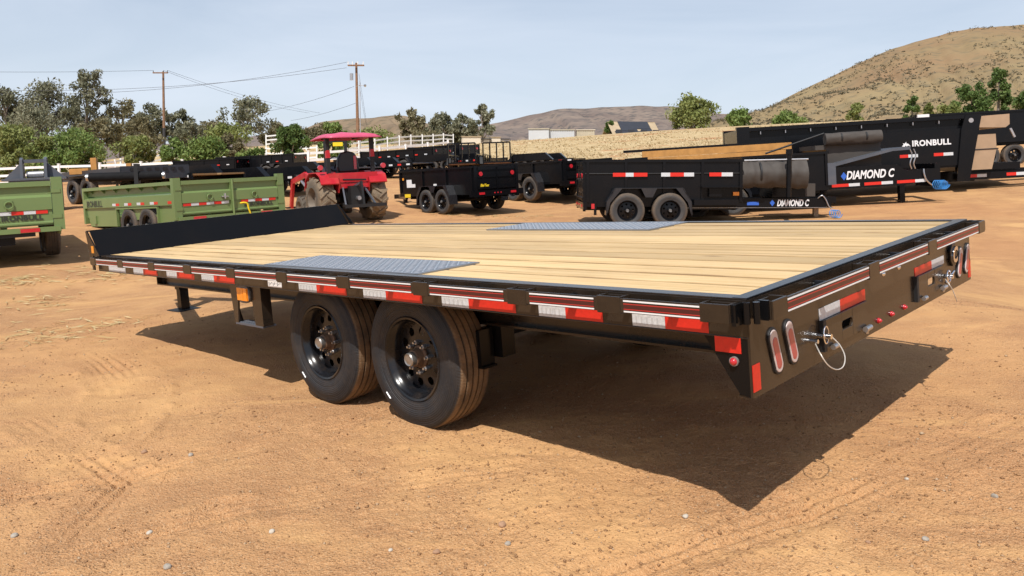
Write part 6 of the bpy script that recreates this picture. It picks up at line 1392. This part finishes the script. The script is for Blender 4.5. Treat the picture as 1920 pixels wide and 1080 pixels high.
wire('drop wire beside the right pole', PX(674, 160, dB), PX(686, 232, dB + 2), 0.1, 0.012)

# ================================================================== loose stones, gravel and straw on the lot
stone_m = [mat('stone_grey', (0.33, 0.29, 0.24), 0.9, noise=(30, 0.3)), mat('stone_pale', (0.50, 0.44, 0.36), 0.9, noise=(30, 0.2)), mat('stone_brown', (0.34, 0.20, 0.12), 0.9, noise=(30, 0.3))]
ico_v = []; ph = (1 + 5 ** 0.5) / 2
for a, b in ((1, ph), (-1, ph), (1, -ph), (-1, -ph)): ico_v += [(0, a, b), (a, b, 0), (b, 0, a)]
ico_v = np.array(ico_v) / math.hypot(1, ph)
from itertools import combinations
ico_f = []
for a, b, c in combinations(range(12), 3):
    if all(np.linalg.norm(ico_v[i] - ico_v[j]) < 1.1 for i, j in ((a, b), (b, c), (a, c))):
        n_o = np.cross(ico_v[b] - ico_v[a], ico_v[c] - ico_v[a]); ico_f.append((a, b, c) if n_o @ ico_v[a] > 0 else (a, c, b))
ico_f = np.array(ico_f)
def stone(label, u, v, wpx, m):
    x, y = gxy(u, v); d = y; s = wpx / 2 * d / FPX; g = np.random.default_rng(int(u * 7 + v)); sub = MB()
    Vv = ico_v * (0.8 + 0.4 * g.random((12, 1))) * np.array([s, s * 0.8, s * 0.62]); sub.add(Vv, [tuple(f) for f in ico_f]); o = sub.build('stone', m)
    sb = o.modifiers.new('s', 'SUBSURF'); sb.levels = 2; sb.render_levels = 2; sb.subdivision_type = 'CATMULL_CLARK'
    tx = bpy.data.textures.get('st') or bpy.data.textures.new('st', 'CLOUDS'); tx.noise_scale = 0.03
    dm = o.modifiers.new('d', 'DISPLACE'); dm.texture = tx; dm.strength = s * 0.5
    gi = np.argmin((gx - x) ** 2 + (gy - y) ** 2); o.location = (x, y, gz[gi] + s * 0.20); o.rotation_euler = (0, 0, g.random() * 6); tag(o, label, 'stone', 'loose stones on the dirt'); return o
for lab, u, v, w, mi in (('grey stone near the lower left photo corner', 28, 1008, 19, 0), ('pale flat stone on the dirt, left of centre bottom', 280, 998, 17, 1), ('white stone on the dirt below the wheels', 510, 1000, 18, 1), ('grey stone at the bottom edge, left of the white stone', 313, 1069, 24, 0),
    ('brown flat stone below the shadow tip', 942, 986, 24, 2), ('grey-green stone right of the brown flat one', 952, 1018, 18, 0), ('pinkish stone row end at bottom centre', 818, 1036, 20, 2), ('round stone beside the faint rut, left', 358, 855, 14, 0), ('paired stone in the left rut', 270, 848, 18, 2),
    ('pale stone right of the trailer shadow', 1700, 898, 13, 1), ('grey stone cluster piece by the right edge', 1865, 930, 20, 0), ('grey stone low on the right', 1735, 1010, 19, 0), ('pale stone left of the shadow tip', 1285, 967, 18, 1), ('small brown stone low right', 1628, 1013, 13, 2), ('white chip on the dirt below the rear wheel', 733, 1032, 13, 1)):
    stone(lab, u, v, w, stone_m[mi])
g2 = np.random.default_rng(44); nP = 42000
r_ = 1.6 * (9.5 / 1.6) ** g2.random(nP); a_g = np.radians(g2.uniform(-42, 42, nP)); px_, py_ = r_ * np.sin(a_g), r_ * np.cos(a_g)
kp = fbm(px_ * 0.9, py_ * 0.9, 3, 91) + 0.35 * g2.random(nP) > 0.10; px_, py_ = px_[kp], py_[kp]; n_ = len(px_)
cl = []
for tr in tracks[:2] + tracks[4:]:
    for a, b in zip(tr[:-1], tr[1:]):
        L_ = math.hypot(b[0] - a[0], b[1] - a[1]); k0 = int(L_ * 70); tt = g2.random(k0); nx_, ny_ = -(b[1] - a[1]) / L_, (b[0] - a[0]) / L_; off_ = np.sign(g2.random(k0) - 0.5) * 0.15 + g2.normal(size=k0) * 0.035
        cl.append(np.stack([a[0] + (b[0] - a[0]) * tt + nx_ * off_, a[1] + (b[1] - a[1]) * tt + ny_ * off_], -1))
cl = np.concatenate(cl); px_ = np.concatenate([px_, cl[:, 0]]); py_ = np.concatenate([py_, cl[:, 1]]); n_ = len(px_)
thi = np.searchsorted(th, np.arctan2(px_, py_)); rri = np.searchsorted(rr, np.hypot(px_, py_)); gi = np.clip(rri, 0, rows - 1) * cols + np.clip(thi, 0, cols - 1); pz = gz[gi]
sc = 0.0016 + 0.0065 * g2.random(n_) ** 6 + 0.0004 * np.hypot(px_, py_)
sc[-len(cl):] += 0.006 * g2.random(len(cl)) ** 3
oct_v = np.array([(1, 0, 0), (-1, 0, 0), (0, 1, 0), (0, -1, 0), (0, 0, 1), (0, 0, -1)], float); oct_f = np.array([(0, 2, 4), (2, 1, 4), (1, 3, 4), (3, 0, 4), (2, 0, 5), (1, 2, 5), (3, 1, 5), (0, 3, 5)])
rot_ = g2.random(n_) * 6.283; cr_, sr_ = np.cos(rot_), np.sin(rot_)
Vp = oct_v[None] * (0.6 + 0.8 * g2.random((n_, 6, 1))) * (sc[:, None] * np.array([1, 0.85, 0.65]))[:, None, :] * np.array([1, 1, 1]); Vp = np.stack([Vp[..., 0] * cr_[:, None] - Vp[..., 1] * sr_[:, None], Vp[..., 0] * sr_[:, None] + Vp[..., 1] * cr_[:, None], Vp[..., 2]], -1); Vp = Vp + np.stack([px_, py_, pz + sc * 0.15], -1)[:, None, :]
Fp = (oct_f[None] + (np.arange(n_) * 6)[:, None, None]).reshape(-1, 3)
me = mesh_np('gravel', Vp.reshape(-1, 3), Fp, leaf_mat('gravel_mix', (0.33, 0.18, 0.088), (0.44, 0.258, 0.128), (0.56, 0.41, 0.265)))
at = me.attributes.new('tint', 'FLOAT', 'POINT'); at.data.foreach_set('value', np.repeat(g2.random(n_) ** 1.9, 6).astype(np.float32))
tag(link('gravel', me), 'small gravel scattered over the dirt', 'gravel', kind='stuff')
# straw wisps
sV = []; g3 = np.random.default_rng(9)
for u, v, ru, rv, n in ((30, 528, 70, 10, 120), (180, 515, 170, 18, 200), (90, 575, 60, 16, 60), (85, 628, 80, 20, 80), (170, 610, 90, 18, 50), (990, 408, 70, 4, 60), (850, 405, 50, 3, 40)):
    for _ in range(n):
        uu_, vv_ = u + ru * g3.normal() * 0.5, v + rv * g3.normal() * 0.5
        x, y = gxy(uu_, vv_) if _ % 4 == 0 else (x + 0.10 * g3.normal(), y + 0.16 * g3.normal())
        gi_ = min(np.searchsorted(rr, math.hypot(x, y)), rows - 1) * cols + min(np.searchsorted(th, math.atan2(x, y)), cols - 1); z = gz[gi_] + 0.006 + 0.012 * g3.random()
        a = g3.random() * 6.28; L = 0.04 + 0.09 * g3.random(); w = 0.0025 + 0.0006 * y; sV += [(x - math.cos(a) * L, y - math.sin(a) * L, z), (x + math.sin(a) * w, y - math.cos(a) * w, z + 0.006), (x + math.cos(a) * L, y + math.sin(a) * L, z + 0.01 * g3.random()), (x - math.sin(a) * w, y + math.cos(a) * w, z)]
me = mesh_np('straw', np.array(sV), np.arange(len(sV)).reshape(-1, 4), leaf_mat('straw', (0.46, 0.33, 0.15), (0.56, 0.43, 0.21), (0.64, 0.53, 0.30)))
at = me.attributes.new('tint', 'FLOAT', 'POINT'); at.data.foreach_set('value', np.repeat(g3.random(len(sV) // 4), 4).astype(np.float32))
tag(link('straw', me), 'wisps of straw on the dirt at the left', 'straw', kind='stuff')
